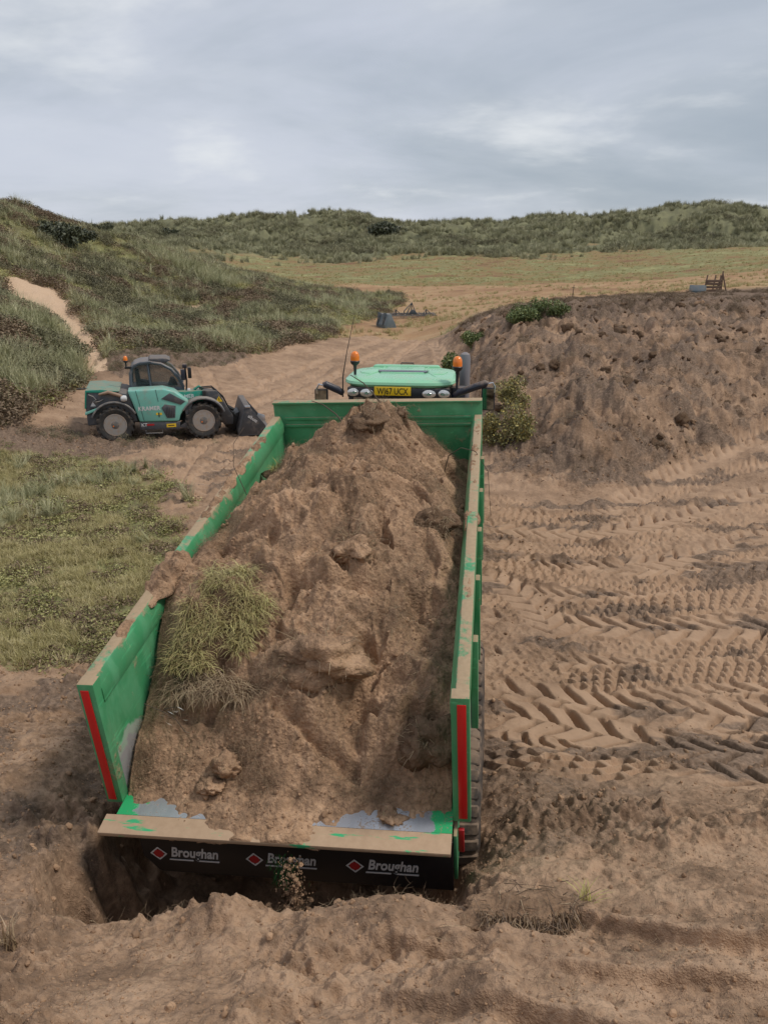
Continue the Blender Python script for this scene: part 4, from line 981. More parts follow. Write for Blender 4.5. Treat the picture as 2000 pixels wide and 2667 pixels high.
# mirrors, beacons, aerial
def mirror(s):
    arm = MB().tube([(s * 0.84, 0.10, 2.60), (s * 0.90, 0.06, 2.65), (s * (1.28 if s > 0 else 1.08), 0.0, 2.80 if s > 0 else 2.74), (s * (1.31 if s > 0 else 1.11), 0.0, 2.79 if s > 0 else 2.73)], [0.045, 0.055, 0.052, 0.04], 12).build('mirror_arm', M_NAVY, tc_, smooth=True)
    xo = 1.30 if s > 0 else 1.10; zt = 2.79 if s > 0 else 2.72
    MB().tube([(s * xo, 0, zt), (s * (xo + 0.08), 0, zt + 0.02), (s * (xo + 0.11), 0, zt - 0.04), (s * (xo + 0.11), 0, zt - 0.12)], 0.014, 8).build('bracket', M_CHROME, arm, smooth=True)
    hx = xo + (0.02 if s > 0 else 0.05)
    MB().box((s * hx, 0.03, zt - 0.22), (0.20, 0.06, 0.34)).build('mirror_shell', M_DKPL, arm, bevel=0.02, seg=3)
    MB().box((s * hx, -0.003, zt - 0.22), (0.165, 0.006, 0.30)).build('mirror_glass', M_MIRROR, arm)
mirror(1); mirror(-1)
def beacon(parent, x, y, z, k=1.0, amber=None):
    b = MB().lathe([(0.02, 0), (0.022, 0.10), (0.03, 0.14), (0.065, 0.17), (0.075, 0.205), (0.068, 0.215)], (x, y, z), 'z', 20).build('beacon_base', M_DKPL, parent, smooth=True)
    b.data.transform(Matrix.Translation((x, y, z)) @ Matrix.Scale(k, 4) @ Matrix.Translation((-x, -y, -z)))
    l = MB().lathe([(0.066, 0.213), (0.066, 0.27), (0.06, 0.31), (0.042, 0.342), (0.012, 0.355)], (x, y, z), 'z', 24).build('beacon_lens', M_AMBER, b, smooth=True)
    l.data.transform(Matrix.Translation((x, y, z)) @ Matrix.Scale(k, 4) @ Matrix.Translation((-x, -y, -z)))
    return b
beacon(tc_, -0.70, 0.42, 2.83); beacon(tc_, 0.86, 0.10, 2.80, 1.05)
MB().tube([(0.86, 0.10, 2.55), (0.86, 0.10, 2.86)], 0.018, 8).build('beacon_pole', M_DKPL, tc_, smooth=True)
MB().tube([(-0.83, 0.05, 2.55), (-0.825, 0.05, 2.85), (-0.77, 0.10, 3.2), (-0.66, 0.15, 3.72)], [0.012, 0.01, 0.006, 0.004], 6).build('aerial', M_INK, tc_, smooth=True)
# ================================================================== TELESCOPIC LOADER
M_TEAL = painted('teal_loader_paint', (0.19, 0.50, 0.42), 0.32, 0.22, (0.30, 0.28, 0.23), sc=2.2, updust=0.22)
M_TEALD = painted('teal_boom_paint', (0.02, 0.25, 0.18), 0.35, 0.2, sc=2.2)
M_ANTH = painted('anthracite_plastic', (0.065, 0.073, 0.085), 0.45, 0.28, (0.21, 0.17, 0.14), sc=3)
M_CABF = painted('blue_grey_cab_frame', (0.085, 0.105, 0.13), 0.35, 0.12, sc=3)
M_BUCK = painted('worn_dark_bucket', (0.06, 0.063, 0.07), 0.45, 0.25, (0.22, 0.18, 0.15), sc=3, metal=0.3)
M_EDGE = plain('bright_cutting_edge', (0.50, 0.50, 0.52), 0.35, 0.8)
M_FEND = painted('dusty_fender', (0.12, 0.125, 0.135), 0.5, 0.35, (0.30, 0.26, 0.22), sc=3)
M_SIGNY = plain('warning_yellow', (0.75, 0.50, 0.03), 0.4)
M_HUB = painted('grey_hub', (0.13, 0.125, 0.12), 0.5, 0.3, sc=6)
gx, gy = ground_at(296, 1126, 12)
gz = float(np.mean(land_z(np.array([gx, gx + 2.2, gx + 1]), np.array([gy, gy + .6, gy + .3]))))
HEAD = R(15)
ld = thing('telescopic_loader', 'teal telescopic wheel loader with dark bucket lowered, parked on sand below the dune', 'loader', (gx + 0.1, gy + 0.1, gz - 0.02), HEAD - R(90))
ld.scale = (0.94, 0.94, 0.94)
XN, XF = 0.95, -0.95                          # near side, far side
for y in (0.0, 2.40):
    for a, b in ((0.57, 0.95), (-0.95, -0.57)):
        wh = lug_wheel(ld, a, b, y, 0.50, 0.52, M_RIM, 18)
        s = 1 if b > 0 else -1; e = b if s > 0 else a
        MB().lathe([(0.125, e - s * 0.06), (0.125, e - s * 0.03), (0.10, e - s * 0.015), (0.01, e - s * 0.012)], (0, 0, 0), 'x', 24).build('hub', M_HUB, wh, smooth=True)
        MB().lathe([(0.205, e - s * 0.062), (0.19, e - s * 0.045), (0.165, e - s * 0.06)], (0, 0, 0), 'x', 28).build('rim_ring', M_HUB, wh, smooth=True)
        MB().lathe([(0.022, e - s * 0.02), (0.018, e - s * 0.004), (0.002, e - s * 0.003)], (0, -0.05, -0.03), 'x', 10).build('hub_cap', M_AMBER, wh, smooth=True)
        for q in range(8): MB().lathe([(0.014, e - s * 0.065), (0.012, e - s * 0.04), (0.002, e - s * 0.039)], (0, 0.155 * math.cos(q * 0.785), 0.155 * math.sin(q * 0.785)), 'x', 6).build('wheel_nut', M_HUB, wh)
MB().prism([(-0.62, 0.45), (0.75, 0.45), (2.6, 0.42), (2.6, 0.75), (1.9, 0.85), (-0.62, 0.8)], -0.42, 0.42, 'x').build('chassis', M_ANTH, ld, bevel=0.02)
for y in (0, 2.4): MB().tube([(-0.8, y, 0.5), (0.8, y, 0.5)], 0.09, 10).build('axle', M_ANTH, ld, smooth=True)
# engine cover
cv = MB().prism([(0.40, 1.44), (1.35, 1.46), (1.66, 1.37), (2.03, 1.07), (1.78, 0.70), (1.72, 0.52), (0.66, 0.55), (0.52, 1.05)], 0.30, XN, 'x', None).build('engine_cover', M_TEAL, ld, bevel=0.05, seg=3)
MB().prism([(1.28, 1.18), (1.52, 1.33), (1.93, 1.08), (1.80, 0.99)], XN + 0.001, XN + 0.012, 'x').build('vent_grille', M_ANTH, cv, bevel=0.004)
MB().prism([(1.27, 0.93), (1.36, 1.02), (1.66, 0.97), (1.62, 0.63), (1.40, 0.63)], XN + 0.001, XN + 0.012, 'x').build('vent_grille', M_ANTH, cv, bevel=0.004)
RSIDE = Matrix.Rotation(R(90), 4, 'Z') @ RX
text_mesh('lettering', 'KRAMER', 0.165, M_WHITE, cv, Matrix.Translation((XN + 0.004, 0.64, 0.87)) @ RSIDE, bold=0.004, ext=0.001, sx=0.95)
for yy, zz_, cc in ((1.14, 0.76, M_SIGNY), (1.24, 0.76, M_SIGNY)): MB().box((XN + 0.004, yy, zz_), (0.004, 0.06, 0.06)).build('sticker', cc, cv)
MB().box((XN + 0.006, 1.19, 0.73), (0.006, 0.025, 0.13)).build('latch', M_INK, cv)
sl = MB().prism([(0.66, 0.33), (1.72, 0.30), (1.76, 0.51), (0.64, 0.54)], 0.32, XN - 0.02, 'x').build('side_sill', M_ANTH, ld, bevel=0.015)
text_mesh('lettering', 'KT', 0.13, M_WHITE, sl, Matrix.Translation((XN - 0.015, 0.69, 0.42)) @ RSIDE, bold=0.002, ext=0.001)
MB().box((XN - 0.016, 0.94, 0.46), (0.004, 0.2, 0.05)).build('red_stripe', M_REDP, sl)
MB().box((XN - 0.015, 1.50, 0.415), (0.006, 0.26, 0.10)).build('yellow_label', M_SIGNY, sl)
MB().box((XN - 0.0118, 1.50, 0.415), (0.002, 0.17, 0.025)).build('label_print', M_INK, sl)
for a, b in (((0.62, 1.43), (0.78, 0.57)), ((1.15, 1.44), (1.20, 1.10))): MB().tube([(XN + 0.002, *a), (XN + 0.003, *b)], 0.005, 5).build('panel_seam', M_INK, cv)
for k in range(5): MB().box((XN + 0.014, 1.40 + 0.045 * k, 0.80 - 0.005 * k), (0.006, 0.012, 0.28)).build('grille_slat', M_INK, cv)
for k in range(4): MB().box((0.868, -0.45 + 0.0 * k, 0.98 - 0.05 * k), (0.01, 0.34, 0.015)).build('cooling_slat', M_INK, ld)
MB().tube([(XN - 0.06, 0.80, 0.31), (XN - 0.03, 0.80, 0.22), (XN - 0.03, 1.25, 0.21), (XN - 0.06, 1.25, 0.30)], 0.014, 6).build('step_rail', M_FEND, ld, smooth=True)
for q, dz in ((0.45, 0.0), (0.53, 0.05), (0.36, 0.03)): MB().tube([(q, 2.35, 1.34 + dz), (q, 2.70, 1.36 + dz), (q, 3.0, 1.06 + dz), (q, 3.2, 0.66), (q, 3.36, 0.50)], 0.016, 6).build('hydraulic_hose', M_INK, ld, smooth=True)
MB().tube([(0.10, 3.32, 0.62), (0.10, 2.75, 0.98)], 0.05, 8).build('tilt_cylinder', M_INK, ld, smooth=True)
# rear body
MB().prism([(-0.72, 0.50), (0.62, 0.55), (0.46, 1.30), (0.34, 1.36), (-0.1, 1.44), (-0.66, 1.46), (-0.74, 1.2)], -0.85, 0.86, 'x').build('rear_body', M_ANTH, ld, bevel=0.04, seg=3)
MB().prism([(-0.76, 0.98), (-0.70, 1.48), (-0.30, 1.49), (0.2, 1.42), (-0.30, 1.40), (-0.66, 1.42), (-0.72, 0.98)], -0.87, 0.88, 'x').build('rear_hood', M_TEALD, ld, bevel=0.012)
MB().prism([(-0.76, 0.88), (-0.35, 1.02), (-0.40, 0.94), (-0.76, 0.80)], 0.6, 0.89, 'x').build('rear_flash', M_TEAL, ld, bevel=0.01)
MB().tube([(0.90, -0.35, 1.36), (0.92, -0.1, 1.42), (0.92, 0.15, 1.33), (0.92, 0.30, 1.26)], [0.03, 0.05, 0.05, 0.04], 10).build('exhaust_pipe', painted('rusty_pipe', (0.30, 0.20, 0.14), 0.5, 0.2), ld, smooth=True)
MB().lathe([(0.02, -0.09), (0.075, -0.07), (0.09, 0.0), (0.075, 0.07), (0.02, 0.09)], (0.92, 0.29, 1.23), 'y', 16).build('work_lamp', M_WHITE, ld, smooth=True)
MB().tube([(0.885, -0.62, 1.36), (0.90, -0.5, 1.30), (0.90, -0.44, 1.22), (0.89, -0.52, 1.16)], 0.022, 8).build('hose', M_FEND, ld, smooth=True)
MB().tube([(0.885, -0.25, 1.22), (0.9, -0.35, 1.17), (0.885, -0.5, 1.15)], 0.015, 8).build('hose', M_FEND, ld, smooth=True)
MB().prism([(-0.60, 1.04), (-0.46, 1.04), (-0.53, 1.17)], 0.862, 0.866, 'x').build('warning_sign', M_WHITE, ld)
MB().box((0.5, -0.80, 1.47), (0.06, 0.28, 0.03)).build('rear_lamp_bracket', M_INK, ld)
def fender(y, a0, a1, r, x0, x1):
    P = [(y + r * math.cos(R(a)), 0.50 + r * math.sin(R(a))) for a in np.linspace(a0, a1, 12)]
    Q = [(y + (r - 0.045) * math.cos(R(a)), 0.50 + (r - 0.045) * math.sin(R(a))) for a in np.linspace(a1, a0, 12)]
    MB().prism(P + Q, x0, x1, 'x').build('fender', M_FEND, ld, bevel=0.01)
for x0, x1 in ((0.55, 0.98), (-0.98, -0.55)):
    fender(0.0, 28, 158, 0.66, x0, x1); fender(2.40, 22, 150, 0.66, x0, x1)
MB().prism([(1.70, 0.35), (1.95, 0.5), (1.86, 1.0), (2.15, 1.1), (1.95, 0.3)], 0.3, 0.9, 'x').build('wheel_arch', M_ANTH, ld, bevel=0.02)
# cab: bottom tub, pillars, roof, glass
CX0, CX1 = -0.86, 0.20
cab = MB().prism([(0.45, 0.75), (1.95, 0.75), (1.95, 1.36), (0.45, 1.42)], CX0, CX1, 'x').build('cab_tub', M_CABF, ld, bevel=0.02)
arch = [(0.48, 1.40), (0.50, 1.80), (0.56, 1.96), (0.72, 2.06), (1.05, 2.09), (1.35, 2.04), (1.62, 1.88), (1.80, 1.64), (1.93, 1.36)]
for x in (CX0 + 0.03, CX1 - 0.02): MB().tube([(x, a, b) for a, b in arch], 0.045, 8).build('cab_frame', M_CABF, cab, smooth=True)
for x in (CX0 + 0.03, CX1 - 0.02): MB().tube([(x, 1.02, 1.40), (x, 0.98, 2.07)], 0.028, 6).build('cab_post', M_CABF, cab, smooth=True)
MB().prism(arch, CX1 - 0.024, CX1 - 0.018, 'x').build('side_window', M_GLASS, cab)
MB().prism(arch, CX0 + 0.024, CX0 + 0.03, 'x').build('side_window', M_GLASS, cab)
MB().prism([(0.50, 1.93), (0.60, 2.06), (0.78, 2.12), (1.06, 2.14), (1.10, 2.10), (0.75, 2.06), (0.62, 2.0), (0.54, 1.9)], CX0, CX1 + 0.04, 'x').build('roof', M_CABF, cab, bevel=0.015)
MB().prism([(1.0, 2.13), (1.05, 2.20), (1.50, 2.19), (1.62, 2.13), (1.45, 2.06), (1.05, 2.10)], CX0 + 0.08, CX1 - 0.05, 'x').build('roof_visor', M_ANTH, cab, bevel=0.015)
MB().prism([(1.42, 2.04), (1.62, 1.88), (1.80, 1.64), (1.93, 1.36), (1.95, 1.36), (1.83, 1.66), (1.64, 1.91), (1.44, 2.07)], CX0 + 0.05, CX1 - 0.05, 'x').build('windscreen', M_GLASS, cab)
MB().prism([(0.62, 1.38), (1.0, 1.38), (0.98, 1.50), (0.74, 1.54), (0.70, 1.86), (0.60, 1.86)], -0.58, -0.12, 'x').build('driver_seat', M_INK, cab, bevel=0.03)
MB().prism([(1.5, 1.38), (1.78, 1.38), (1.70, 1.56), (1.60, 1.60)], -0.5, -0.1, 'x').build('dashboard', M_INK, cab, bevel=0.02)
b = beacon(ld, CX1, 0.40, 1.98, 0.9)
MB().box((CX1, 0.46, 1.97), (0.08, 0.20, 0.06)).build('beacon_bracket', M_INK, ld, bevel=0.01)
# mirrors and lamps in front of the cab
ms = MB().tube([(CX1 + 0.1, 1.98, 1.05), (CX1 + 0.12, 2.02, 1.55), (CX1 + 0.12, 2.0, 1.98)], 0.025, 8).build('mirror_stalk', M_INK, ld, smooth=True)
MB().box((CX1 + 0.14, 1.93, 1.74), (0.16, 0.12, 0.30)).build('mirror', M_NAVY, ms, bevel=0.02)
MB().box((CX1 + 0.10, 2.12, 1.78), (0.14, 0.10, 0.30)).build('mirror', M_INK, ms, bevel=0.02)
MB().box((CX1 + 0.12, 1.99, 1.98), (0.12, 0.13, 0.12)).build('lamp', M_NAVY, ms, bevel=0.02)
MB().box((CX1 + 0.22, 2.06, 1.30), (0.10, 0.09, 0.10)).build('lamp', M_WHITE, ms, bevel=0.015)
# boom and bucket
bm_ = MB().prism([(0.2, 1.28), (2.48, 1.30), (2.48, 0.84), (2.2, 0.80), (0.2, 1.0)], 0.22, 0.56, 'x').build('boom', M_TEALD, ld, bevel=0.02)
text_mesh('lettering', 'KRAMER', 0.16, M_WHITE, bm_, Matrix.Translation((0.563, 1.62, 1.10)) @ RSIDE, bold=0.003, ext=0.001, sx=0.95)
MB().tube([(0.39, 2.2, 1.31), (0.39, 2.34, 1.40), (0.39, 2.46, 1.31)], 0.04, 8).build('boom_eye', M_TEALD, bm_, smooth=True)
hd = MB().prism([(2.42, 1.30), (2.84, 1.28), (3.26, 0.52), (3.24, 0.30), (3.0, 0.28), (2.62, 0.72), (2.44, 0.88)], 0.16, 0.62, 'x').build('boom_head', M_BUCK, ld, bevel=0.015)
MB().prism([(2.78, 0.97), (2.98, 0.97), (2.88, 1.13)], 0.621, 0.626, 'x').build('warning_sign', M_SIGNY, hd)
MB().prism([(2.87, 1.00), (2.89, 1.00), (2.89, 1.08), (2.87, 1.08)], 0.626, 0.628, 'x').build('warning_mark', M_INK, hd)
MB().box((0.64, 2.47, 1.17), (0.06, 0.10, 0.26)).build('hose_block', M_INK, hd, bevel=0.01)
MB().prism([(3.02, 0.20), (3.25, 0.55), (3.45, 0.62), (3.42, 0.20), (3.30, 0.05)], -0.35, 0.45, 'x').build('tool_carrier', M_INK, ld, bevel=0.015)
bk = MB().prism([(3.34, 0.02), (3.42, 0.0), (4.34, 0.02), (4.34, 0.05), (3.44, 0.05), (3.40, 0.12), (3.60, 0.78), (3.72, 0.80), (3.72, 0.86), (3.56, 0.86), (3.34, 0.2)], XF - 0.05, XN + 0.05, 'x').build('bucket', M_BUCK, ld, bevel=0.008)
for x in (XF - 0.05, XN + 0.03):
    MB().prism([(3.36, 0.04), (4.28, 0.04), (4.24, 0.16), (3.70, 0.84), (3.58, 0.84)], x, x + 0.02, 'x').build('bucket_side', M_BUCK, bk, bevel=0.004)
    MB().prism([(4.06, 0.03), (4.37, 0.03), (4.35, 0.20), (4.14, 0.28)], x - 0.004, x + 0.026, 'x').build('wear_plate', M_EDGE, bk, bevel=0.003)
MB().box((XN + 0.02, 3.645, 0.845), (0.10, 0.15, 0.05)).build('bright_corner', M_EDGE, bk, bevel=0.004)
text_mesh('lettering', 'albutt', 0.13, M_WHITE, bk, Matrix.Translation((XN + 0.056, 3.63, 0.56)) @ RSIDE @ Matrix.Rotation(R(-38), 4, 'Z'), bold=0.002, ext=0.001)

# ================================================================== THINGS LEFT IN THE FIELD
M_IMPL = painted('blue_grey_implement', (0.05, 0.065, 0.075), 0.5, 0.25, sc=2)
M_BGREY = painted('blue_grey_bucket', (0.13, 0.17, 0.19), 0.45, 0.25, (0.25, 0.22, 0.19), sc=2)
hx_, hy_ = ground_at(1072, 829, 50)
hz_ = float(land_z(hx_, hy_)[0])
hr = thing('chain_harrow', 'dark harrow implement with raised frames lying in the brown field', 'harrow', (hx_, hy_, hz_), R(8))
for y, z in ((-0.5, 0.16), (0.1, 0.2), (0.6, 0.24)): MB().tube([(-1.75, y, z), (1.75, y, z)], 0.05, 6).build('beam', M_IMPL, hr)
for i in range(22):
    x = -1.7 + i * 0.162; MB().tube([(x, -0.5, 0.18), (x, -0.62, 0.06), (x + 0.02, -0.70, 0.0)], 0.018, 5).build('tine', M_IMPL, hr)
for x in np.linspace(-1.6, 1.6, 7): MB().tube([(x, -0.5, 0.18), (x, 0.6, 0.24)], 0.035, 5).build('cross_bar', M_IMPL, hr)
MB().tube([(-0.35, 0.1, 0.2), (0.05, 0.3, 1.0), (0.35, 0.1, 0.2)], 0.05, 6).build('mast', M_IMPL, hr)
MB().tube([(0.05, 0.3, 1.0), (-0.55, 0.0, 0.45), (-0.55, 0.0, 0.2)], 0.04, 6).build('brace', M_IMPL, hr)
MB().tube([(0.05, 0.3, 1.0), (0.12, 0.9, 0.3)], 0.04, 6).build('brace', M_IMPL, hr)
MB().prism([(-0.25, 0.2), (0.4, 0.2), (0.2, 0.55), (-0.02, 0.55)], -0.1, 0.1, 'y').build('headstock', M_IMPL, hr, bevel=0.02)
for x in (-1.15, 1.05):
    MB().tube([(x - 0.3, -0.2, 0.2), (x, 0.0, 0.55), (x + 0.35, -0.2, 0.22)], 0.035, 6).build('fold_arm', M_IMPL, hr)
    MB().tube([(x, 0.0, 0.55), (x, 0.0, 0.15)], 0.04, 6).build('fold_post', M_IMPL, hr)
bx_, by_ = ground_at(1006, 855, 40); bz_ = float(land_z(bx_, by_)[0])
lb = thing('loader_bucket', 'blue-grey loader bucket left standing on the grass near the harrow', 'bucket', (bx_, by_, bz_ - 0.03), R(-55))
MB().prism([(-0.4, 0), (0.42, 0), (0.42, 0.05), (-0.30, 0.06), (-0.12, 0.80), (0.02, 0.86), (-0.02, 0.92), (-0.2, 0.88), (-0.46, 0.25)], -0.5, 0.5, 'x').build('shell', M_BGREY, lb, bevel=0.01)
for x in (-0.52, 0.5): MB().prism([(-0.42, 0.01), (0.44, 0.01), (0.36, 0.22), (0.0, 0.90), (-0.18, 0.88)], x, x + 0.02, 'x').build('side_plate', M_BGREY, lb, bevel=0.004)
for x in (-0.3, 0.3): MB().prism([(-0.52, 0.2), (-0.2, 0.5), (-0.2, 0.95), (-0.42, 1.0)], x - 0.03, x + 0.03, 'x').build('hitch_ear', M_IMPL, lb, bevel=0.008)
M_WOOD = NT('weathered_timber'); M_WOOD = M_WOOD.done(M_WOOD.mix(M_WOOD.noise(M_WOOD.obj(), 4, 5, 0.6, 0, (6, 6, 1)), (0.11, 0.075, 0.055), (0.25, 0.17, 0.125)), 0.85, spec=0.2)
wx_, wy_ = aty(1850, 768, 50)[:2]; wz_ = float(land_z(wx_, wy_)[0])
ws = thing('timber_trestle', 'weathered timber trestle with boarded side standing on the bare brow', 'trestle', (wx_, wy_, wz_ - 0.05), R(-6))
for x, z in ((0.55, 1.25), (0.45, 1.0)): MB().box((x, 0, z / 2), (0.07, 0.07, z)).build('post', M_WOOD, ws, bevel=0.005)
MB().tube([(0.55, 0, 1.1), (0.85, -0.1, 0.0)], 0.045, 6).build('strut', M_WOOD, ws)
MB().tube([(0.50, 0, 1.0), (0.42, 0.6, 0.0)], 0.045, 6).build('strut', M_WOOD, ws)
for i, z in enumerate((0.14, 0.33, 0.52, 0.68)): MB().box((0.05, -0.02 * (i % 2), z), (0.9, 0.04, 0.14), (0, R(1.5 * (i % 3 - 1)), 0)).build('board', M_WOOD, ws, bevel=0.004)
for x in (-0.35, 0.12): MB().box((x, 0.03, 0.55), (0.07, 0.07, 0.95), (0, R(6), 0)).build('stake', M_WOOD, ws, bevel=0.005)
cx_, cy_ = aty(1815, 766, 49)[:2]; cz_ = float(land_z(cx_, cy_)[0])
gb = thing('open_bucket', 'pale blue-grey open bucket tipped beside the timber trestle', 'bucket', (cx_, cy_, cz_ - 0.03), R(-28))
MB().prism([(-0.35, 0), (0.32, 0), (0.32, 0.04), (-0.26, 0.05), (-0.20, 0.45), (-0.24, 0.47), (-0.38, 0.15)], -0.42, 0.42, 'x').build('shell', M_BGREY, gb, bevel=0.006)
for x in (-0.44, 0.42): MB().prism([(-0.36, 0.01), (0.34, 0.01), (0.1, 0.35), (-0.22, 0.46)], x, x + 0.02, 'x').build('side_plate', M_BGREY, gb, bevel=0.003)
sx_, sy_ = aty(1490, 782, 48)[:2]; sz_ = float(land_z(sx_, sy_)[0])
sk = MB().box((0, 0, 0.42), (0.05, 0.05, 0.95), (0, R(4), 0), (0.7, 0.7)).box((0.03, 0, 0.75), (0.16, 0.03, 0.03)).build('marker_stake', M_WOOD, None, bevel=0.006)
sk.location = (sx_, sy_, sz_ - 0.05); tag(sk, 'thin weathered wooden stake upright on the brow of the bank', 'stake')
# ================================================================== GROWTH, ROOTS AND CLODS
def leafy_mat(name, c0, c1, c2, rough=0.7, trans=0.0, spec=0.3):
    """colour differs from plant to plant and along each leaf"""
    t = NT(name); r = t.n('ShaderNodeObjectInfo').outputs['Random']
    n = t.noise(t.geo(), 1.1, 3, 0.6)
    c = t.ramp(t.math('ADD', t.math('MULTIPLY', r, 0.6), t.math('MULTIPLY', n, 0.4)), [(0.2, c0), (0.5, c1), (0.85, c2)])
    return t.done(c, rough, 0.0, spec=spec)
def blades(n, L, w, spread, lean, seed, seg=4, droop=0.5, clump=0.05):
    """a tuft of tapered, arching blades"""
    g = np.random.default_rng(seed); V = []; F = []
    for i in range(n):
        a = g.uniform(0, 2 * np.pi); r0 = clump * np.sqrt(g.uniform()); b = np.array([r0 * np.cos(a * 3), r0 * np.sin(a * 3), -0.02])
        l = L * g.uniform(0.55, 1.1); tl = lean * g.uniform(0.2, 1.2); d = np.array([np.cos(a), np.sin(a), 0]); s = np.array([-d[1], d[0], 0])
        p = b.copy(); an = np.pi / 2 - tl * 0.5; o = len(V)
        for k in range(seg + 1):
            ww = w * (1 - (k / seg) ** 1.5) + 0.0006
            V += [p - s * ww / 2, p + s * ww / 2]
            p = p + (d * np.cos(an) + np.array([0, 0, np.sin(an)])) * l / seg; an -= droop * tl / seg * 2.0
        F += [(o + 2 * k, o + 2 * k + 1, o + 2 * k + 3, o + 2 * k + 2) for k in range(seg)]
    return np.array(V), np.array(F)
def leaves(n, rad, hgt, size, seed, dome=True, narrow=0.55):
    """leaf-sized faces spread through a low dome"""
    g = np.random.default_rng(seed); V = []; F = []
    for i in range(n):
        a = g.uniform(0, 2 * np.pi); q = g.uniform() ** 0.5; z = hgt * g.uniform(0.05, 1) * (np.sqrt(1 - q * q * 0.95) if dome else 1)
        c = np.array([rad * q * np.cos(a), rad * q * np.sin(a), z]); l = size * g.uniform(0.6, 1.3)
        u = g.normal(size=3); u[2] = abs(u[2]) * 0.4; u /= np.linalg.norm(u); w = np.cross(u, g.normal(size=3)); w /= np.linalg.norm(w)
        o = len(V); V += [c - u * l * 0.5, c + w * l * narrow * 0.5 + u * l * 0.05, c + u * l * 0.5, c - w * l * narrow * 0.5 + u * l * 0.05]; F.append((o, o + 1, o + 2, o + 3))
    return np.array(V), np.array(F)
def strand(L, r, seed, bend=1.0, seg=6, forks=0):
    g = np.random.default_rng(seed); m = MB()
    def go(p, d, L, r, k):
        pts = [p.copy()]
        for i in range(seg):
            d = d + g.normal(size=3) * 0.28 * bend; d /= np.linalg.norm(d); p = p + d * L / seg; pts.append(p.copy())
            if k > 0 and i in (2, 4): go(p.copy(), d + g.normal(size=3) * 0.7, L * 0.45, r * 0.6, k - 1)
        m.tube([tuple(q) for q in pts], [r * (1 - 0.75 * i / seg) for i in range(seg + 1)], 3, cap=False)
    go(np.zeros(3), np.array([1.0, 0, 0.25]), L, r, forks)
    V = np.array(m.V); V[:, :2] -= V[:, :2].mean(0); return V, m.F
def clod_mesh(name, mat, seed, sub=2, rough=0.35, flat=0.75):
    bm = bmesh.new(); bmesh.ops.create_icosphere(bm, subdivisions=sub, radius=1.0); g = np.random.default_rng(seed); o = Vector(g.uniform(0, 50, 3))
    sc = Vector(g.uniform(0.75, 1.25, 3))
    for v in bm.verts:
        p = v.co.copy(); n = mnoise.fractal(p * 1.1 + o, 0.6, 2.1, 4) * rough + 0.10 * mnoise.noise(p * 5 + o) + (0.06 * mnoise.noise(p * 11 + o) if sub > 3 else 0)
        v.co = Vector((p.x * sc.x, p.y * sc.y, p.z * sc.z * flat)) * (1 + n)
    me = bpy.data.meshes.new(name); bm.to_mesh(me); bm.free()
    me.polygons.foreach_set('use_smooth', [sub > 2] * len(me.polygons)); me.materials.append(mat); return me
PROTO = bpy.data.collections.new('plant_patterns')       # patterns only; not part of the scene
def proto_obj(name, V, F, mat, smooth=False):
    if isinstance(F, np.ndarray): me = np_mesh(name, V, F, smooth)
    else:
        me = bpy.data.meshes.new(name); me.from_pydata([tuple(v) for v in V], [], F); me.polygons.foreach_set('use_smooth', [True] * len(me.polygons))
    me.materials.append(mat); o = bpy.data.objects.new(name, me); PROTO.objects.link(o); return o
def proto_me(name, me):
    o = bpy.data.objects.new(name, me); PROTO.objects.link(o); return o
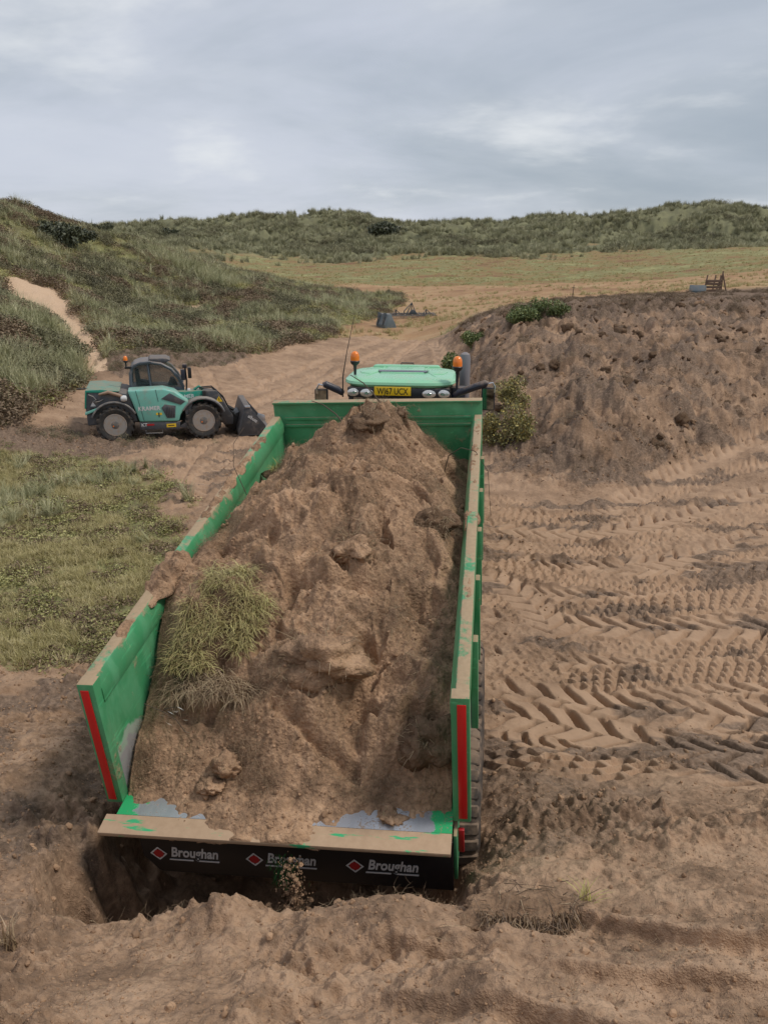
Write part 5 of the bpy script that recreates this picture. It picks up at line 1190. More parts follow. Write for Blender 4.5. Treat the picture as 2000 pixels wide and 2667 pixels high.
def scatter(name, protos, P, rot, sc, label, cat, g=None, matrix=None):
    """one object of uncountable growth: a point for each plant, the plant itself set on it"""
    n = len(P); me = bpy.data.meshes.new(name); me.vertices.add(n); me.vertices.foreach_set('co', np.asarray(P, np.float32).ravel())
    a = me.attributes.new('turn', 'FLOAT_VECTOR', 'POINT'); a.data.foreach_set('vector', np.asarray(rot, np.float32).ravel())
    a = me.attributes.new('grow', 'FLOAT', 'POINT'); a.data.foreach_set('value', np.asarray(sc, np.float32).ravel())
    a = me.attributes.new('sort', 'INT', 'POINT'); a.data.foreach_set('value', (g if g is not None else rng.integers(0, len(protos), n)).astype(np.int32))
    me.update(); o = link(bpy.data.objects.new(name, me))
    if matrix is not None: o.matrix_world = matrix
    ng = bpy.data.node_groups.new(name, 'GeometryNodeTree'); ng.interface.new_socket('Geometry', in_out='INPUT', socket_type='NodeSocketGeometry'); ng.interface.new_socket('Geometry', in_out='OUTPUT', socket_type='NodeSocketGeometry')
    N = ng.nodes; gi = N.new('NodeGroupInput'); go = N.new('NodeGroupOutput'); jn = N.new('GeometryNodeJoinGeometry')
    def named(nm, ty):
        x = N.new('GeometryNodeInputNamedAttribute'); x.data_type = ty; x.inputs[0].default_value = nm; return next(q for q in x.outputs if q.enabled and q.name == 'Attribute')
    at_t, at_s, at_g = named('turn', 'FLOAT_VECTOR'), named('grow', 'FLOAT'), named('sort', 'INT')
    for k, p in enumerate(protos):
        cmp = N.new('FunctionNodeCompare'); cmp.data_type = 'INT'; cmp.operation = 'EQUAL'
        ai, bi = [q for q in cmp.inputs if q.enabled and q.type == 'INT']
        ng.links.new(at_g, ai); bi.default_value = k
        oi = N.new('GeometryNodeObjectInfo'); oi.inputs['Object'].default_value = p; oi.inputs['As Instance'].default_value = True
        ip = N.new('GeometryNodeInstanceOnPoints'); ng.links.new(gi.outputs[0], ip.inputs['Points']); ng.links.new(cmp.outputs[0], ip.inputs['Selection'])
        ng.links.new(oi.outputs['Geometry'], ip.inputs['Instance'])
        er = N.new('FunctionNodeEulerToRotation'); ng.links.new(at_t, er.inputs[0]); ng.links.new(er.outputs[0], ip.inputs['Rotation']); ng.links.new(at_s, ip.inputs['Scale'])
        ng.links.new(ip.outputs[0], jn.inputs[0])
    ng.links.new(jn.outputs[0], go.inputs[0])
    md = o.modifiers.new('growth', 'NODES'); md.node_group = ng
    return tag(o, label, cat, kind='stuff')
def sample(n, x0, x1, y0, y1, accept, polar_=False):
    """random plan points kept with a probability given by the surface masks"""
    if polar_:                                # even in solid angle: denser near
        t = rng.uniform(x0, x1, n); r = np.exp(rng.uniform(math.log(y0), math.log(y1), n)); x = r * np.sin(t); y = r * np.cos(t) + OY
    else: x = rng.uniform(x0, x1, n); y = rng.uniform(y0, y1, n)
    h, M = land(x, y); k = rng.uniform(size=n) < accept(x, y, h, M)
    return x[k], y[k], h[k], {a: b[k] for a, b in M.items()}
def upright(n, tilt=0.12): return np.column_stack([rng.normal(0, tilt, n), rng.normal(0, tilt, n), rng.uniform(0, 6.283, n)])

G_MAR = leafy_mat('marram_grass', (0.24, 0.25, 0.13), (0.40, 0.39, 0.22), (0.60, 0.56, 0.36))
G_MARD = leafy_mat('dull_marram_grass', (0.22, 0.215, 0.13), (0.33, 0.32, 0.19), (0.46, 0.43, 0.28))
G_GRS = leafy_mat('short_grass', (0.29, 0.26, 0.105), (0.45, 0.385, 0.18), (0.60, 0.52, 0.30))
G_LIME = leafy_mat('fresh_turf_grass', (0.14, 0.17, 0.04), (0.27, 0.28, 0.075), (0.36, 0.32, 0.13))
G_LEAF = leafy_mat('low_leaves', (0.20, 0.20, 0.075), (0.34, 0.325, 0.125), (0.50, 0.46, 0.21), 0.6)
G_DARK = leafy_mat('dark_scrub', (0.11, 0.102, 0.064), (0.17, 0.158, 0.09), (0.24, 0.21, 0.12))
G_BRWN = leafy_mat('brown_scrub', (0.13, 0.09, 0.058), (0.21, 0.15, 0.095), (0.30, 0.22, 0.14))
G_BUSH = leafy_mat('bush_leaves', (0.035, 0.06, 0.02), (0.075, 0.115, 0.035), (0.17, 0.19, 0.06), 0.45)
G_STRAW = leafy_mat('dry_straw', (0.28, 0.20, 0.12), (0.42, 0.31, 0.19), (0.56, 0.45, 0.29))
G_ROOT = leafy_mat('dark_roots', (0.15, 0.10, 0.064), (0.27, 0.185, 0.118), (0.40, 0.285, 0.18))

mar = [proto_obj('marram_pattern', *blades(46, 0.75, 0.012, 0.1, 0.85, 100 + i, 4, 0.55, 0.10), G_MAR) for i in range(3)]
mard = [proto_obj('marram_pattern', *blades(60, 1.0, 0.035, 0.1, 1.0, 110 + i, 3, 0.6, 0.28), G_MARD) for i in range(3)]
shr = [proto_obj('grass_pattern', *blades(34, 0.17, 0.006, 0.1, 1.1, 120 + i, 3, 0.7, 0.07), G_GRS) for i in range(3)]
lvs = [proto_obj('leaf_pattern', *leaves(46, 0.16, 0.09, 0.036, 130 + i), G_LEAF) for i in range(3)]
lvb = [proto_obj('leaf_pattern', *leaves(46, 0.16, 0.08, 0.034, 135 + i), G_BRWN) for i in range(2)]
drk = [proto_obj('scrub_pattern', *leaves(260, 0.6, 0.55, 0.085, 140 + i), G_DARK) for i in range(2)] + [proto_obj('scrub_pattern', *leaves(260, 0.6, 0.5, 0.085, 145), G_BRWN)]
stw = [proto_obj('straw_pattern', *strand(0.28, 0.0018, 150 + i, 0.9), G_STRAW) for i in range(3)]
rts = [proto_obj('root_pattern', *strand(0.24, 0.0024, 160 + i, 1.3, 6, 1), G_ROOT) for i in range(4)]
def clod_material():
    t = NT('clod_soil'); r = t.n('ShaderNodeObjectInfo').outputs['Random']; o = t.obj()
    c = t.ramp(t.math('ADD', t.math('MULTIPLY', r, 0.7), t.math('MULTIPLY', t.noise(o, 1.5, 4), 0.3)), [(0.1, (0.24, 0.152, 0.095)), (0.5, (0.33, 0.21, 0.13)), (0.85, (0.42, 0.272, 0.17))])
    return t.done(c, 0.95, 0.0, spec=0.1)
M_CLOD = clod_material()
cld = [proto_me('clod_pattern', clod_mesh('clod_pattern', M_CLOD, 170 + i, 2)) for i in range(4)]

# --- left verge: low leaves, bramble runners, short grass
x, y, h, M = sample(60000, -10.5, -1.4, 8.0, 22, lambda x, y, h, M: M['verge'] ** 2 * np.clip(0.40 + 1.5 * fbm(x, y, 0.9, 4, 0.62, 200), 0.01, 1))
br = fbm(x, y, 1.3, 3, 0.5, 201)
k = br > -0.12
scatter('low_leaves', lvs + lvb, np.column_stack([x, y, h])[k], upright(k.sum(), 0.2), rng.uniform(0.6, 1.3, k.sum()), 'low leafy ground cover and brambles on the verge beside the trailer', 'ground cover', g=np.where(rng.uniform(size=k.sum()) < np.clip(0.7 - br[k] * 0.8, 0.25, 0.92), rng.integers(3, 5, k.sum()), rng.integers(0, 3, k.sum())))
x, y, h, M = sample(52000, -10.5, -1.4, 8.0, 22, lambda x, y, h, M: M['verge'] ** 2 * np.clip(0.40 - 1.5 * fbm(x, y, 1.3, 3, 0.55, 201), 0.02, 1))
scatter('short_grass', shr, np.column_stack([x, y, h]), upright(len(x), 0.2), rng.uniform(0.5, 1.25, len(x)), 'short yellowish grass on the verge beside the trailer', 'grass')
x, y, h, M = sample(900, -10, -3.2, 13, 21, lambda x, y, h, M: M['verge'] * (fbm(x, y, 2.2, 2, 0.5, 203) > 0.15))
scatter('long_grass', mar, np.column_stack([x, y, h]), upright(len(x), 0.3), rng.uniform(0.35, 0.75, len(x)), 'tufts of long pale grass at the far edge of the verge', 'grass')
# --- near dune: marram, dark scrub, low cover
x, y, h, M = sample(60000, -0.6, 0.08, 24, 100, lambda x, y, h, M: M['duneL'] * (1 - M['path']) * np.clip(0.12 + 1.0 * fbm(x, y, 6, 3, 0.55, 210), 0.03, 0.5), True)
print('marram', len(x)); scatter('marram_grass', mar, np.column_stack([x, y, h]), upright(len(x), 0.2), rng.uniform(0.55, 1.25, len(x)), 'marram grass growing over the near dune', 'grass')
x, y, h, M = sample(80000, -0.6, 0.08, 24, 100, lambda x, y, h, M: M['duneL'] * (1 - M['path']) * np.clip(0.35 - 1.0 * fbm(x, y, 5, 3, 0.55, 211), 0.02, 0.8), True)
print('scrub', len(x)); scatter('dune_scrub', drk, np.column_stack([x, y, h - 0.08]), upright(len(x), 0.15), rng.uniform(0.35, 1.15, len(x)), 'dark low scrub covering the near dune', 'scrub', g=(fbm(x, y, 4, 2, 0.5, 212) > 0.1).astype(int) * 2)
x, y, h, M = sample(90000, -0.6, 0.08, 22, 100, lambda x, y, h, M: M['duneL'] * (1 - M['path']) * np.clip(0.5 + 1.0 * fbm(x, y, 3, 3, 0.55, 213), 0.02, 0.9), True)
print('cover', len(x)); scatter('dune_turf', shr + lvs, np.column_stack([x, y, h]), upright(len(x), 0.2), rng.uniform(1.2, 2.6, len(x)), 'green turf between the scrub on the near dune', 'grass')
# ridge crest of the dune: a pale fringe of marram
t_ = np.linspace(0, 1, 700); cr = np.array([ground_at(a, b, 40) for a, b in ((330, 622), (410, 655), (480, 690), (540, 712), (600, 735))])
cx = np.interp(t_, np.linspace(0, 1, 5), cr[:, 0]) + rng.normal(0, 0.8, 700); cy = np.interp(t_, np.linspace(0, 1, 5), cr[:, 1]) - 1.5 + rng.normal(0, 1.5, 700)
scatter('ridge_marram', mar, np.column_stack([cx, cy, land_z(cx, cy)]), upright(700, 0.25), rng.uniform(0.9, 1.7, 700), 'pale fringe of marram grass along the ridge of the near dune', 'grass')
# --- far dunes
x, y, h, M = sample(60000, -0.5, 0.55, 160, 300, lambda x, y, h, M: M['far'] * np.clip(0.45 + 0.8 * fbm(x, y, 14, 3, 0.55, 220), 0.05, 1), True)
print('far', len(x)); scatter('far_marram', mard, np.column_stack([x, y, h - 0.1]), upright(len(x), 0.2), rng.uniform(0.8, 1.9, len(x)), 'marram grass covering the far ridge of dunes', 'grass')
x, y, h, M = sample(9000, -0.5, 0.55, 185, 290, lambda x, y, h, M: M['far'] * (fbm(x, y, 22, 3, 0.5, 221) > 0.3), True)
scatter('far_scrub', drk[:2], np.column_stack([x, y, h - 0.2]), upright(len(x), 0.15), rng.uniform(1.2, 3.2, len(x)), 'dark scrub on the far ridge of dunes', 'scrub')
# --- field: short tussocks
x, y, h, M = sample(40000, -0.3, 0.55, 48, 200, lambda x, y, h, M: M['field'] * np.clip(0.3 + 0.9 * fbm(x, y * 2, 6, 3, 0.5, 222) - 0.3 * M['brown'], 0.02, 0.7), True)
scatter('field_tussocks', shr, np.column_stack([x, y, h]), upright(len(x), 0.2), rng.uniform(1.2, 2.8, len(x)), 'short cropped tussocks of grass over the field', 'grass')
# --- dead brush along the brow of the spoil bank
x, y, h, M = sample(30000, 2, 32, 24, 52, lambda x, y, h, M: M['brush'] * np.clip(0.15 + 1.3 * fbm(x, y, 2, 3, 0.6, 223), 0, 0.8))
print('brush', len(x)); scatter('dead_brush', [drk[2]] + rts, np.column_stack([x, y, h - 0.05]), upright(len(x), 0.3), rng.uniform(0.12, 0.48, len(x)), 'dead brown brush along the brow of the spoil bank', 'brush', g=np.where(rng.uniform(size=len(x)) < 0.75, 0, rng.integers(1, 5, len(x))))
# --- torn dark root clumps stuck in the bank
x, y, h, M = sample(14000, 2.5, 18, 16, 36, lambda x, y, h, M: M['bank'] * (1 - M['brush']) * np.clip(1.4 * fbm(x, y, 1.2, 3, 0.6, 225) - 0.05, 0, 0.6))
print('bank roots', len(x)); scatter('bank_roots', [drk[2]] + rts, np.column_stack([x, y, h - 0.03]), np.column_stack([rng.normal(0.5, 0.4, len(x)), rng.normal(0, 0.4, len(x)), rng.uniform(0, 6.28, len(x))]), rng.uniform(0.08, 0.30, len(x)), 'dark torn roots sticking out of the spoil bank', 'roots', g=np.where(rng.uniform(size=len(x)) < 0.6, 0, rng.integers(1, 5, len(x))))
dcl = [proto_me('dark_clod_pattern', clod_mesh('dark_clod_pattern', M_SOILD, 180 + i, 3, 0.5)) for i in range(2)] + [proto_me('dark_clod_pattern', clod_mesh('dark_clod_pattern', M_SOIL, 185, 3, 0.5))]
x, y, h, M = sample(5200, 2.5, 18, 16, 40, lambda x, y, h, M: M['bank'] * np.clip(0.10 + 0.9 * fbm(x, y, 1.5, 3, 0.6, 227), 0, 0.5))
s = np.minimum(0.035 * np.exp(rng.exponential(0.5, len(x))), 0.20)
print('bank clods', len(x)); scatter('bank_clods', dcl, np.column_stack([x, y, h]), rng.uniform(-0.6, 0.6, (len(x), 3)) + np.column_stack([np.zeros((len(x), 2)), rng.uniform(0, 6.28, len(x))]), s, 'clods of dark soil and sand lying over the spoil bank', 'soil')
x, y, h, M = sample(9000, -12, -2, 20, 42, lambda x, y, h, M: M['dark'] * (1 - M['duneL']) * (1 - M['verge']) * np.clip(0.25 + 0.8 * fbm(x, y, 1.0, 3, 0.6, 226), 0, 0.6))
print('dark', len(x)); scatter('torn_turf', [drk[2], drk[0]], np.column_stack([x, y, h - 0.03]), upright(len(x), 0.4), rng.uniform(0.08, 0.38, len(x)), 'torn dark turf and soil heaped around the loader', 'turf')
# --- clods and roots on the bare soil
x, y, h, M = sample(52000, -0.42, 0.45, 5.0, 28, lambda x, y, h, M: (1 - M['verge']) * (1 - M['duneL']) * (1 - 0.85 * M['flat']) * np.clip(0.10 + 0.45 * fbm(x, y, 0.9, 3, 0.55, 230) + 0.3 * M['mound'] + 0.35 * M['dark'] + 0.2 * M['bank'], 0.01, 0.8), True)
dd = np.hypot(x, y); s = 0.0045 * np.exp(rng.exponential(0.36, len(x))) * np.clip(dd / 6, 0.7, 1.9) * (1 + 0.4 * M['dark']); s = np.minimum(s, 0.026)
print('clods', len(x)); scatter('soil_crumbs', cld, np.column_stack([x, y, h + s * 0.2]), rng.uniform(0, 6.28, (len(x), 3)), s, 'loose crumbs and clods of soil over the worked ground', 'soil')
x, y, h, M = sample(52000, -0.42, 0.45, 5.0, 26, lambda x, y, h, M: (1 - M['verge']) * (1 - M['duneL']) * (1 - 0.8 * M['flat']) * np.clip(-0.02 + 0.5 * fbm(x, y, 0.8, 3, 0.55, 231) + 0.26 * M['mound'] + 0.25 * M['dark'] + 0.1 * M['bank'], 0.0, 0.6), True)
n = len(x); rt = np.column_stack([rng.normal(0, 0.35, n), rng.normal(0, 0.35, n), rng.uniform(0, 6.28, n)])
print('roots', n); scatter('root_litter', stw + rts, np.column_stack([x, y, h + 0.004]), rt, rng.uniform(0.15, 0.65, n) * np.where(y < 6, 0.85, 1.0), 'straw and root litter strewn over the worked ground', 'litter', g=np.where(rng.uniform(size=n) < 0.3, rng.integers(0, 3, n), rng.integers(3, 7, n)))
# --- on the load
n = 9000; u = rng.uniform(-1.1, 1.1, n); v = -0.2 + 5.3 * rng.uniform(size=n) ** 1.3; hh = load_h(u, v)
k = (rng.uniform(size=n) < np.clip(0.25 + 0.7 * fbm(u, v, 0.5, 2, 0.5, 240), 0.05, 1)) & (hh > 0.01); u, v, hh = u[k], v[k], hh[k]
s = np.minimum(0.005 * np.exp(rng.exponential(0.36, len(u))), 0.024)
scatter('load_crumbs', cld, np.column_stack([u, v, hh + s * 0.25]), rng.uniform(0, 6.28, (len(u), 3)), s, 'crumbs and clods of soil lying on the load in the trailer', 'soil', matrix=TM)
n = 60000; u = rng.uniform(-1.1, 1.1, n); v = 0.05 + 5.0 * rng.uniform(size=n) ** 1.15; hh = load_h(u, v)
k = rng.uniform(size=n) < np.clip(0.22 + 1.0 * fbm(u, v, 0.45, 3, 0.55, 241), 0.05, 1); u, v, hh = u[k], v[k], hh[k]; n = len(u)
scatter('load_roots', stw + rts, np.column_stack([u, v, hh + 0.003]), np.column_stack([rng.normal(0, 0.5, n), rng.normal(0.2, 0.5, n), rng.uniform(0, 6.28, n)]), rng.uniform(0.18, 0.6, n), 'roots and straw bristling from the load in the trailer', 'litter', g=np.where(rng.uniform(size=n) < 0.35, rng.integers(0, 3, n), rng.integers(3, 7, n)), matrix=TM)
# ================================================================== SINGLE PLANTS AND CLODS
M_STEM = plain('twig_bark', (0.09, 0.065, 0.045), 0.85)
def bush(name, px, py, Y, wid, hgt, n, leaf, mat, label, cat='bush', group=None, seed=1, sink=0.08):
    p = aty(px, py, Y); z = float(land_z(p[0], p[1])[0]) - sink
    o = thing(name, label, cat, (p[0], p[1], z), group=group)
    g = np.random.default_rng(seed); m = MB(); V = []; F = []
    blobs = [(np.array([g.uniform(-.36, .36) * wid, g.uniform(-.25, .25) * wid, hgt * g.uniform(0.12, 0.75)]), g.uniform(0.16, 0.30)) for _ in range(9)]
    for c, r in blobs:
        m.tube([(c[0] * 0.15, c[1] * 0.15, -0.1), (c[0] * 0.6, c[1] * 0.6, c[2] * 0.5), tuple(c)], [0.012 * wid + 0.004, 0.008 * wid + 0.003, 0.003], 5)
    m.build('stems', M_STEM, o, smooth=True)
    for i in range(n):
        c, r = blobs[g.integers(0, len(blobs))]; q = g.normal(size=3); q /= np.linalg.norm(q); q *= r * wid * g.uniform(0.35, 1.15) ** 0.7; q[2] *= hgt / wid * 1.1
        c = c + q; c[2] = max(c[2], 0.01); l = leaf * g.uniform(0.6, 1.35)
        u_ = g.normal(size=3); u_ /= np.linalg.norm(u_); w_ = np.cross(u_, g.normal(size=3)); w_ /= np.linalg.norm(w_)
        b = len(V); V += [c - u_ * l * .5, c + w_ * l * .3, c + u_ * l * .5, c - w_ * l * .3]; F.append((b, b + 1, b + 2, b + 3))
    me = np_mesh('foliage', np.array(V), np.array(F), False); me.materials.append(mat); link(bpy.data.objects.new('foliage', me), o)
    return o
def bush_mat(name, c0, c1, c2):
    t = NT(name); r = t.n('ShaderNodeNewGeometry').outputs['Random Per Island']
    return t.done(t.ramp(r, [(0.0, c0), (0.6, c1), (1.0, c2)]), 0.5, 0.0, spec=0.35)
B_GRN = bush_mat('green_bush_leaves', (0.075, 0.11, 0.038), (0.14, 0.185, 0.065), (0.29, 0.31, 0.11))
B_BRM = bush_mat('bramble_leaves', (0.13, 0.125, 0.05), (0.25, 0.23, 0.095), (0.48, 0.38, 0.11))
B_DRK = bush_mat('gorse_leaves', (0.05, 0.058, 0.034), (0.08, 0.088, 0.05), (0.12, 0.125, 0.07))
bush('bramble_bush', 1312, 1165, 19.2, 1.25, 1.35, 5200, 0.06, B_BRM, 'yellow-green bramble bush growing at the foot of the bank beside the trailer', seed=11)
bush('bramble_bush', 1335, 1090, 20.6, 0.9, 0.8, 3200, 0.055, B_BRM, 'sparse bramble higher on the bank behind the larger bramble', seed=12)
bush('leafy_bush', 1190, 962, 30.5, 1.15, 1.15, 3800, 0.09, B_GRN, 'dark green bush at the foot of the bank beside the tractor beacon', seed=13, sink=0.28)
bush('leafy_bush', 1232, 925, 33, 1.1, 0.9, 3200, 0.09, B_GRN, 'dark green bush on the bank slope above the one by the beacon', seed=14, sink=0.28)
bush('leafy_bush', 1365, 866, 31, 1.5, 0.85, 4200, 0.075, B_GRN, 'wide green bush on top of the spoil bank', seed=15, sink=0.2)
bush('leafy_bush', 1428, 860, 31.5, 1.4, 0.7, 3600, 0.075, B_GRN, 'low green bush on the spoil bank joined to the wide one', seed=16, sink=0.2)
bush('gorse_bush', 150, 640, 60, 5.2, 2.2, 5200, 0.22, B_DRK, 'broad dark gorse bush on the shoulder of the near dune', seed=17, sink=0.4)
bush('gorse_bush', 262, 612, 71, 2.0, 0.9, 1500, 0.18, B_DRK, 'small dark bush alone on the skyline of the near dune', seed=18, sink=0.2)
bush('gorse_bush', 1015, 634, 228, 10.5, 5.5, 4200, 0.7, B_DRK, 'large dark bush in a hollow of the far dunes', seed=19, sink=1.0)
bush('gorse_bush', 450, 650, 225, 9, 4.0, 3000, 0.7, B_DRK, 'dark bush low on the far dune behind the ridge', seed=20, sink=1.0)

B_ROOTD = bush_mat('dark_cut_roots', (0.10, 0.066, 0.043), (0.20, 0.135, 0.085), (0.36, 0.26, 0.16))
# turf sod with grass lying on the load
sod = thing('grass_sod', 'torn sod of yellow-green turf lying on the load by the left wall', 'turf', matrix=TM)
n, m = 46, 46
aa, bb = np.meshgrid(np.linspace(-1, 1, n), np.linspace(-1, 1, m), indexing='ij')
ca, cb = aa * np.sqrt(1 - bb * bb / 2), bb * np.sqrt(1 - aa * aa / 2)      # square to disc
ang = np.arctan2(cb, ca)
def sod_edge(an): return 1 + 0.16 * np.sin(2 * an + 0.6) + 0.12 * np.sin(3 * an + 2.1) + 0.08 * np.sin(7 * an)
SU = -0.62 + 0.31 * ca * sod_edge(ang); SV = 0.98 + 0.42 * cb * sod_edge(ang)
env = np.clip(1 - np.hypot(ca, cb) ** 4, 0, 1) ** 0.5
def sod_pick(g):
    while True:
        p, q = g.uniform(-1.2, 1.2), g.uniform(-1.2, 1.2); u, v = -0.62 + 0.31 * p, 0.98 + 0.42 * q
        if math.hypot(p, q) < 0.95 * sod_edge(math.atan2(q, p)) and g.uniform() < np.clip(0.45 + 1.6 * fbm(np.array([u]), np.array([v]), 0.16, 2, 0.5, 301)[0], 0.08, 1): return u, v
top = 1.02 - 0.55 * sstep(0.25, -1.1, bb) * 1.0 + 0.05 * fbm(SU, SV, 0.2, 3, 0.5, 300)
def sod_h(u, v):
    b = (v - 0.98) / 0.50
    return 1.07 - 0.46 * sstep(0.55, -1.15, b) - 0.10 * ((u + 0.62) / 0.36) ** 2 + 0.04 * fbm(u, v, 0.2, 3, 0.5, 300)
SH = sod_h(SU, SV) - (1 - env) * 0.28
V = np.column_stack([SU.ravel(), SV.ravel(), SH.ravel()]); Vb = V.copy(); Vb[:, 2] -= 0.30; ii = np.arange(n - 1)[:, None] * m + np.arange(m - 1)[None, :]
F = np.stack([ii, ii + m, ii + m + 1, ii + 1], -1).reshape(-1, 4); be = border(F); N0 = len(V)
F = np.vstack([F, (F + N0)[:, ::-1], [(a, a + N0, b + N0, b) for a, b in be]])
me = np_mesh('soil_base', np.vstack([V, Vb]), F); me.materials.append(M_SOILD); link(bpy.data.objects.new('soil_base', me), sod)
def grass_fur(name, parent, hfun, samp, n, L, w, mat, droop=1.2, seed=5, down=(0, -1)):
    g = np.random.default_rng(seed); V = []; F = []
    for i in range(n):
        u, v = samp(g); b = np.array([u, v, hfun(np.array([u]), np.array([v]))[0] - 0.01]); a = g.uniform(0, 6.283); d = np.array([math.cos(a) + down[0] * 0.7, math.sin(a) + down[1] * 0.7, 0]); d /= np.linalg.norm(d)
        s = np.array([-d[1], d[0], 0]); l = L * g.uniform(0.5, 1.2); an = g.uniform(0.5, 1.4); p = b; o = len(V)
        for k in range(4):
            ww = w * (1 - (k / 3) ** 1.6) + 0.0008; V += [p - s * ww / 2, p + s * ww / 2]
            p = p + (d * math.cos(an) + np.array([0, 0, math.sin(an)])) * l / 3; an -= droop * g.uniform(0.4, 1.0)
        F += [(o + 2 * k, o + 2 * k + 1, o + 2 * k + 3, o + 2 * k + 2) for k in range(3)]
    me = np_mesh(name, np.array(V), np.array(F), False); me.materials.append(mat); return tag(link(bpy.data.objects.new(name, me), parent), kind='stuff')
B_TURF = bush_mat('turf_blades', (0.26, 0.205, 0.09), (0.40, 0.36, 0.11), (0.50, 0.48, 0.15))
B_SOD = bush_mat('pale_sod_blades', (0.24, 0.17, 0.085), (0.42, 0.355, 0.145), (0.52, 0.48, 0.20))
B_STRW = bush_mat('dry_root_strands', (0.20, 0.135, 0.085), (0.34, 0.245, 0.15), (0.50, 0.39, 0.24))
grass_fur('grass', sod, lambda u, v: sod_h(u, v), sod_pick, 3600, 0.15, 0.005, B_SOD, 1.0, 5)
grass_fur('hanging_roots', sod, lambda u, v: sod_h(u, v) - 0.12, lambda g: (-0.62 + 0.30 * g.uniform(-1, 1), 0.57 + 0.08 * g.uniform(-1, 1)), 700, 0.26, 0.0035, B_STRW, 1.3, 6, (0, -1.2))
# small tussock at the far end of the load
ts = thing('grass_tussock', 'small straw-coloured tussock on the load near the front left rail', 'grass', matrix=TM @ Matrix.Translation((-0.92, 4.05, float(load_h(np.array([-0.92]), np.array([4.05]))[0]) - 0.02)))
me = clod_mesh('soil_base', M_SOILD, 31, 3); me.transform(Matrix.Diagonal((0.16, 0.16, 0.10, 1))); link(bpy.data.objects.new('soil_base', me), ts)
Vb_, Fb_ = blades(130, 0.13, 0.005, 0.1, 1.3, 33, 3, 0.7, 0.12); Vb_[:, 2] += 0.06
me = np_mesh('grass', Vb_, Fb_, False); me.materials.append(B_TURF); link(bpy.data.objects.new('grass', me), ts)
# big clods
def big_clod(name, u, v, size, label, seed, mat=M_SOIL, up=0.3, roots=40, flat=0.8):
    p = TM @ Vector((u, v, float(load_h(np.array([u]), np.array([v]))[0]) + size * up))
    o = thing(name, label, 'soil clod', tuple(p)); me = clod_mesh('clod_body', mat, seed, 4, 0.5, flat); me.transform(Matrix.Diagonal((size, size, size, 1))); link(bpy.data.objects.new('clod_body', me), o)
    if roots:
        g = np.random.default_rng(seed); m = MB()
        for i in range(roots):
            d = g.normal(size=3); d /= np.linalg.norm(d); q = d * size * 0.85; L = size * g.uniform(0.3, 0.9); e = q + d * L * 0.5 + g.normal(size=3) * L * 0.35
            m.tube([tuple(q), tuple((q + e) / 2 + g.normal(size=3) * L * 0.12), tuple(e + np.array([0, 0, -0.3 * L]))], [0.003, 0.0022, 0.001], 4, cap=False)
        m.build('roots', B_STRW, o, smooth=True)
    return o
big_clod('soil_clod', 0.72, -0.02, 0.075, 'rooty clod resting on the bare steel at the tail of the trailer', 41, up=0.6)
big_clod('soil_clod', -0.42, 0.16, 0.085, 'round clod tumbling down the tail of the load', 42, up=0.6, roots=10)
big_clod('soil_clod', -0.52, 0.07, 0.07, 'smaller round clod just below the tumbling one', 43, up=0.5, roots=6)
big_clod('root_clump', 0.90, 2.25, 0.14, 'clump of earth with long roots hanging by the right rail', 44, M_SOILD, 0.05, 260)
big_clod('root_clump', 0.95, 0.35, 0.17, 'dark matted clump of roots in the right rear corner of the load', 45, M_SOILD, 0.15, 120)
big_clod('root_clump', 0.15, 3.6, 0.17, 'dark tangle of roots on the crest of the load', 46, M_SOILD, 0.0, 140)
big_clod('root_clump', 0.34, 4.75, 0.10, 'ball of grassy roots on top of the load at the front board', 47, M_SOILD, 0.1, 160)
big_clod('root_clump', -0.35, 3.0, 0.16, 'dark rooty lump on the left shoulder of the load', 48, M_SOILD, 0.0, 120)
big_clod('root_clump', 0.30, 1.65, 0.16, 'rooty lump above the broken slab in the load', 49, M_SOIL, 0.0, 120)
big_clod('soil_slab', 0.20, 0.74, 0.25, 'large pale slab of sand broken off and leaning at the tail of the load', 50, M_SOIL, 0.0, 110, 0.6)
# sprig with white leaves
sp = thing('white_leaf_sprig', 'thin sprig with a few silvery white leaves in front of the turf', 'sprig', matrix=TM @ Matrix.Translation((-0.86, 0.27, 0.56)))
MB().tube([(-0.15, 0.05, 0.02), (0, 0.0, 0.0), (0.10, -0.03, -0.04), (0.16, -0.05, -0.13)], 0.003, 5).tube([(0, 0, 0), (0.04, -0.04, 0.06), (0.14, -0.05, 0.09)], 0.0025, 5).build('stem', M_STEM, sp, smooth=True)
M_SILV = plain('silvery_leaf', (0.70, 0.70, 0.66), 0.5)
for i, (a, b, c) in enumerate(((-0.02, -0.03, 0.0), (0.03, -0.05, -0.05), (0.10, -0.05, 0.05), (0.14, -0.06, 0.10), (0.16, -0.06, -0.01), (0.15, -0.06, -0.11), (0.06, -0.05, 0.05))):
    r_ = random.uniform(-1, 1); l = 0.048
    MB().add([(a, b, c), (a + l * 0.4, b - 0.012, c + l * (0.2 + 0.2 * r_)), (a + l, b - 0.004, c + l * r_ * 0.7), (a + l * 0.45, b + 0.006, c - l * 0.35)], [(0, 1, 2, 3)]).build('leaf', M_SILV, sp)
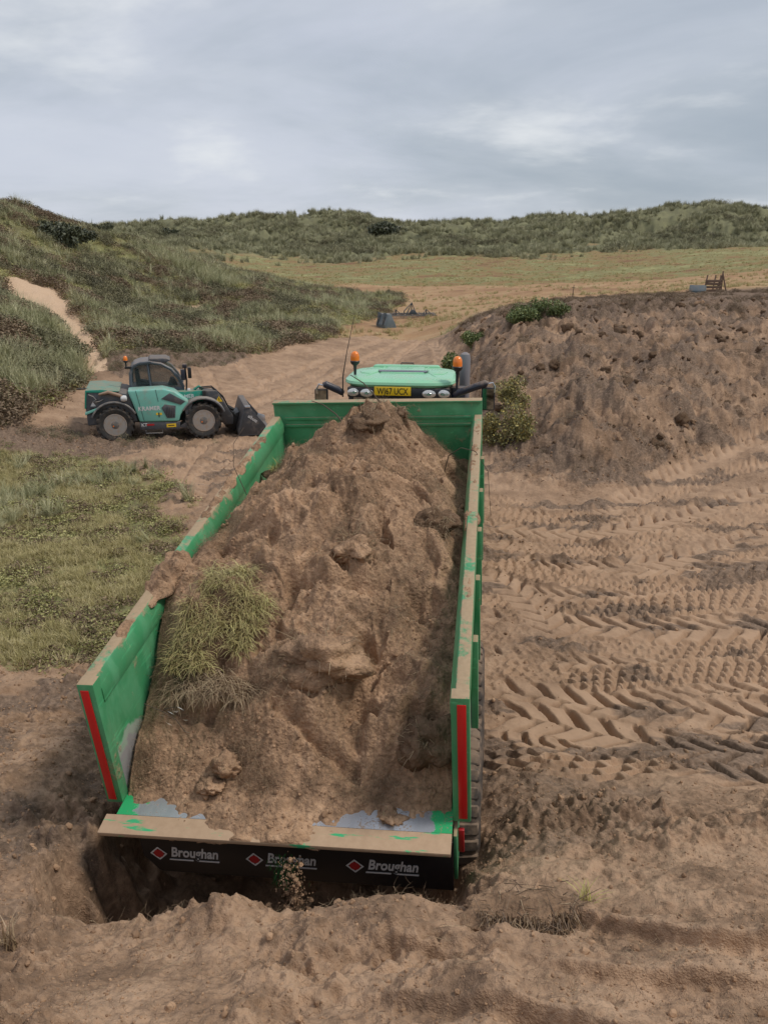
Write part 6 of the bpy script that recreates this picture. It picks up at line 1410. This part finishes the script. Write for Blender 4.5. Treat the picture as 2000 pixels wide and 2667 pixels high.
# soil running off the lip
fs = thing('falling_soil', 'stream of loose soil and grass falling off the rear lip past the lettering', 'falling soil', matrix=TM)
g = np.random.default_rng(77); m = MB(); proto = [(np.array([v.co[:] for v in c.data.vertices]), [tuple(p.vertices) for p in c.data.polygons]) for c in cld]
for i in range(800):
    f = g.uniform() ** 0.8; c = np.array([0.10 + g.normal() * (0.035 + 0.03 * f) + 0.03 * f, -0.33 + g.normal() * 0.03 - 0.05 * f, -0.08 - 0.75 * f]); s = 0.0035 * math.exp(g.exponential(0.45)); s = min(s, 0.02)
    P, Q = proto[g.integers(0, 4)]; a = g.uniform(0, 6.28, 3); E_ = np.array(Euler(a).to_matrix()); m.add((P * [1, 1, 1]) @ E_.T * s + c, Q)
tag(m.build('crumbs', M_SOIL, fs), kind='stuff')
B_WET = bush_mat('falling_grass', (0.01, 0.05, 0.012), (0.02, 0.10, 0.025), (0.05, 0.16, 0.05))
V = []; F = []
for i in range(200):
    c = np.array([0.055 + g.normal() * 0.045, -0.31 + g.normal() * 0.02, -0.23 + g.uniform(-0.12, 0.13)]); d = np.array([g.normal() * 0.4, g.normal() * 0.3, -1]); l = g.uniform(0.03, 0.07); s = np.array([0.0035, 0, 0]); b = len(V)
    V += [c - s, c + s, c + d * l + s * 0.3, c + d * l - s * 0.3]; F.append((b, b + 1, b + 2, b + 3))
me = np_mesh('grass', np.array(V), np.array(F), False); me.materials.append(B_WET); tag(link(bpy.data.objects.new('grass', me), fs), kind='stuff')
# long twigs and bramble canes
def cane(name, pts, r, label, mat=M_STEM):
    o = MB().tube(pts, [r * (1 - 0.6 * i / (len(pts) - 1)) for i in range(len(pts))], 6).build(name, mat, None, smooth=True)
    return tag(o, label, 'twig', 'twigs sticking out of the load')
def tl(u, v, w): return tuple(TM @ Vector((u, v, w)))
cane('bent_twig', [tl(0.12, 4.9, 1.2), tl(0.02, 4.95, 1.32), tl(-0.10, 5.0, 1.44), tl(-0.25, 5.05, 1.52)], 0.011, 'bent dark twig standing from the top of the load before the number plate')
cane('bent_twig', [tl(-0.28, 4.7, 1.02), tl(-0.42, 4.85, 1.12), tl(-0.6, 5.0, 1.19), tl(-0.75, 5.1, 1.20)], 0.010, 'dark twig lying from the load over the front board')
cane('bent_twig', [tl(0.86, 4.0, 0.72), tl(0.92, 3.98, 0.95), tl(1.05, 3.95, 1.05), tl(1.2, 3.9, 1.03), tl(1.33, 3.8, 0.85), tl(1.36, 3.7, 0.4)], 0.006, 'thin arched cane looping over the right rail')
cane('bent_twig', [tl(-1.05, 3.2, 0.85), tl(-1.18, 3.3, 1.12), tl(-1.2, 3.45, 1.30), tl(-1.12, 3.6, 1.42)], 0.005, 'thin cane rising above the left rail')
# tufts on the mound at the viewer's feet
def tuft(px, py, L, n, mat, label, seed, wd=0.006, lean=1.0):
    x_, y_ = ground_at(px, py, 1.8); z_ = float(land_z(x_, y_)[0])
    Vt, Ft = blades(n, L, wd, 0.1, lean, seed, 4, 0.5, 0.04); me = np_mesh('grass_tuft', Vt, Ft, False); me.materials.append(mat)
    o = link(bpy.data.objects.new('grass_tuft', me)); o.location = (x_, y_, z_); return tag(o, label, 'grass')
tuft(1525, 2345, 0.17, 26, B_TURF, 'fresh yellow-green grass tuft in the soil behind the rooty mat', 61)
tuft(30, 2480, 0.22, 34, B_STRW, 'dry straw tuft at the edge of the hole on the left mound', 62, 0.006, 0.8)
tuft(660, 2400, 0.13, 22, B_STRW, 'dry straw stubs on the crest of the mound below the first lettering', 63, 0.006, 0.9)
tuft(860, 2330, 0.12, 16, B_STRW, 'few dry stalks on the crest of the mound below the middle lettering', 64, 0.006, 0.9)
M_SOILM = soil_material('matted_soil', 0.8)
# dark rooty mat in the foreground
x_, y_ = ground_at(1370, 2400, 1.8); z_ = float(land_z(x_, y_)[0])
mt_ = thing('root_mat', 'dark matted sod with bristling cut roots lying on the mound', 'root mat', (x_, y_, z_ + 0.03))
me = clod_mesh('mat_body', M_SOILM, 71, 5, 0.45, 0.45); me.transform(Matrix.Diagonal((0.26, 0.17, 0.20, 1))); link(bpy.data.objects.new('mat_body', me), mt_)
g = np.random.default_rng(72); m = MB()
for i in range(900):
    a = g.uniform(-1, 1); q = np.array([0.26 * a, -0.16 * math.sqrt(max(0, 1 - a * a)) * g.uniform(0.3, 1.1), g.uniform(-0.06, 0.10)]); d = np.array([g.normal() * 0.35, -0.5 + g.normal() * 0.3, -0.75 + g.normal() * 0.4]); L = g.uniform(0.05, 0.14)
    m.tube([tuple(q), tuple(q + d * L * 0.5 + g.normal(size=3) * 0.01), tuple(q + d * L)], [0.0035, 0.003, 0.0015], 4, cap=False)
for i in range(130):
    q = np.array([g.uniform(-.3, .3), g.uniform(-.2, .2), g.uniform(0.0, 0.08)]); d = g.normal(size=3); d[2] = abs(d[2]) * 0.35; L = g.uniform(0.03, 0.075); m.tube([tuple(q), tuple(q + d * L)], [0.003, 0.0015], 4, cap=False)
m.build('cut_roots', B_ROOTD, mt_, smooth=True)
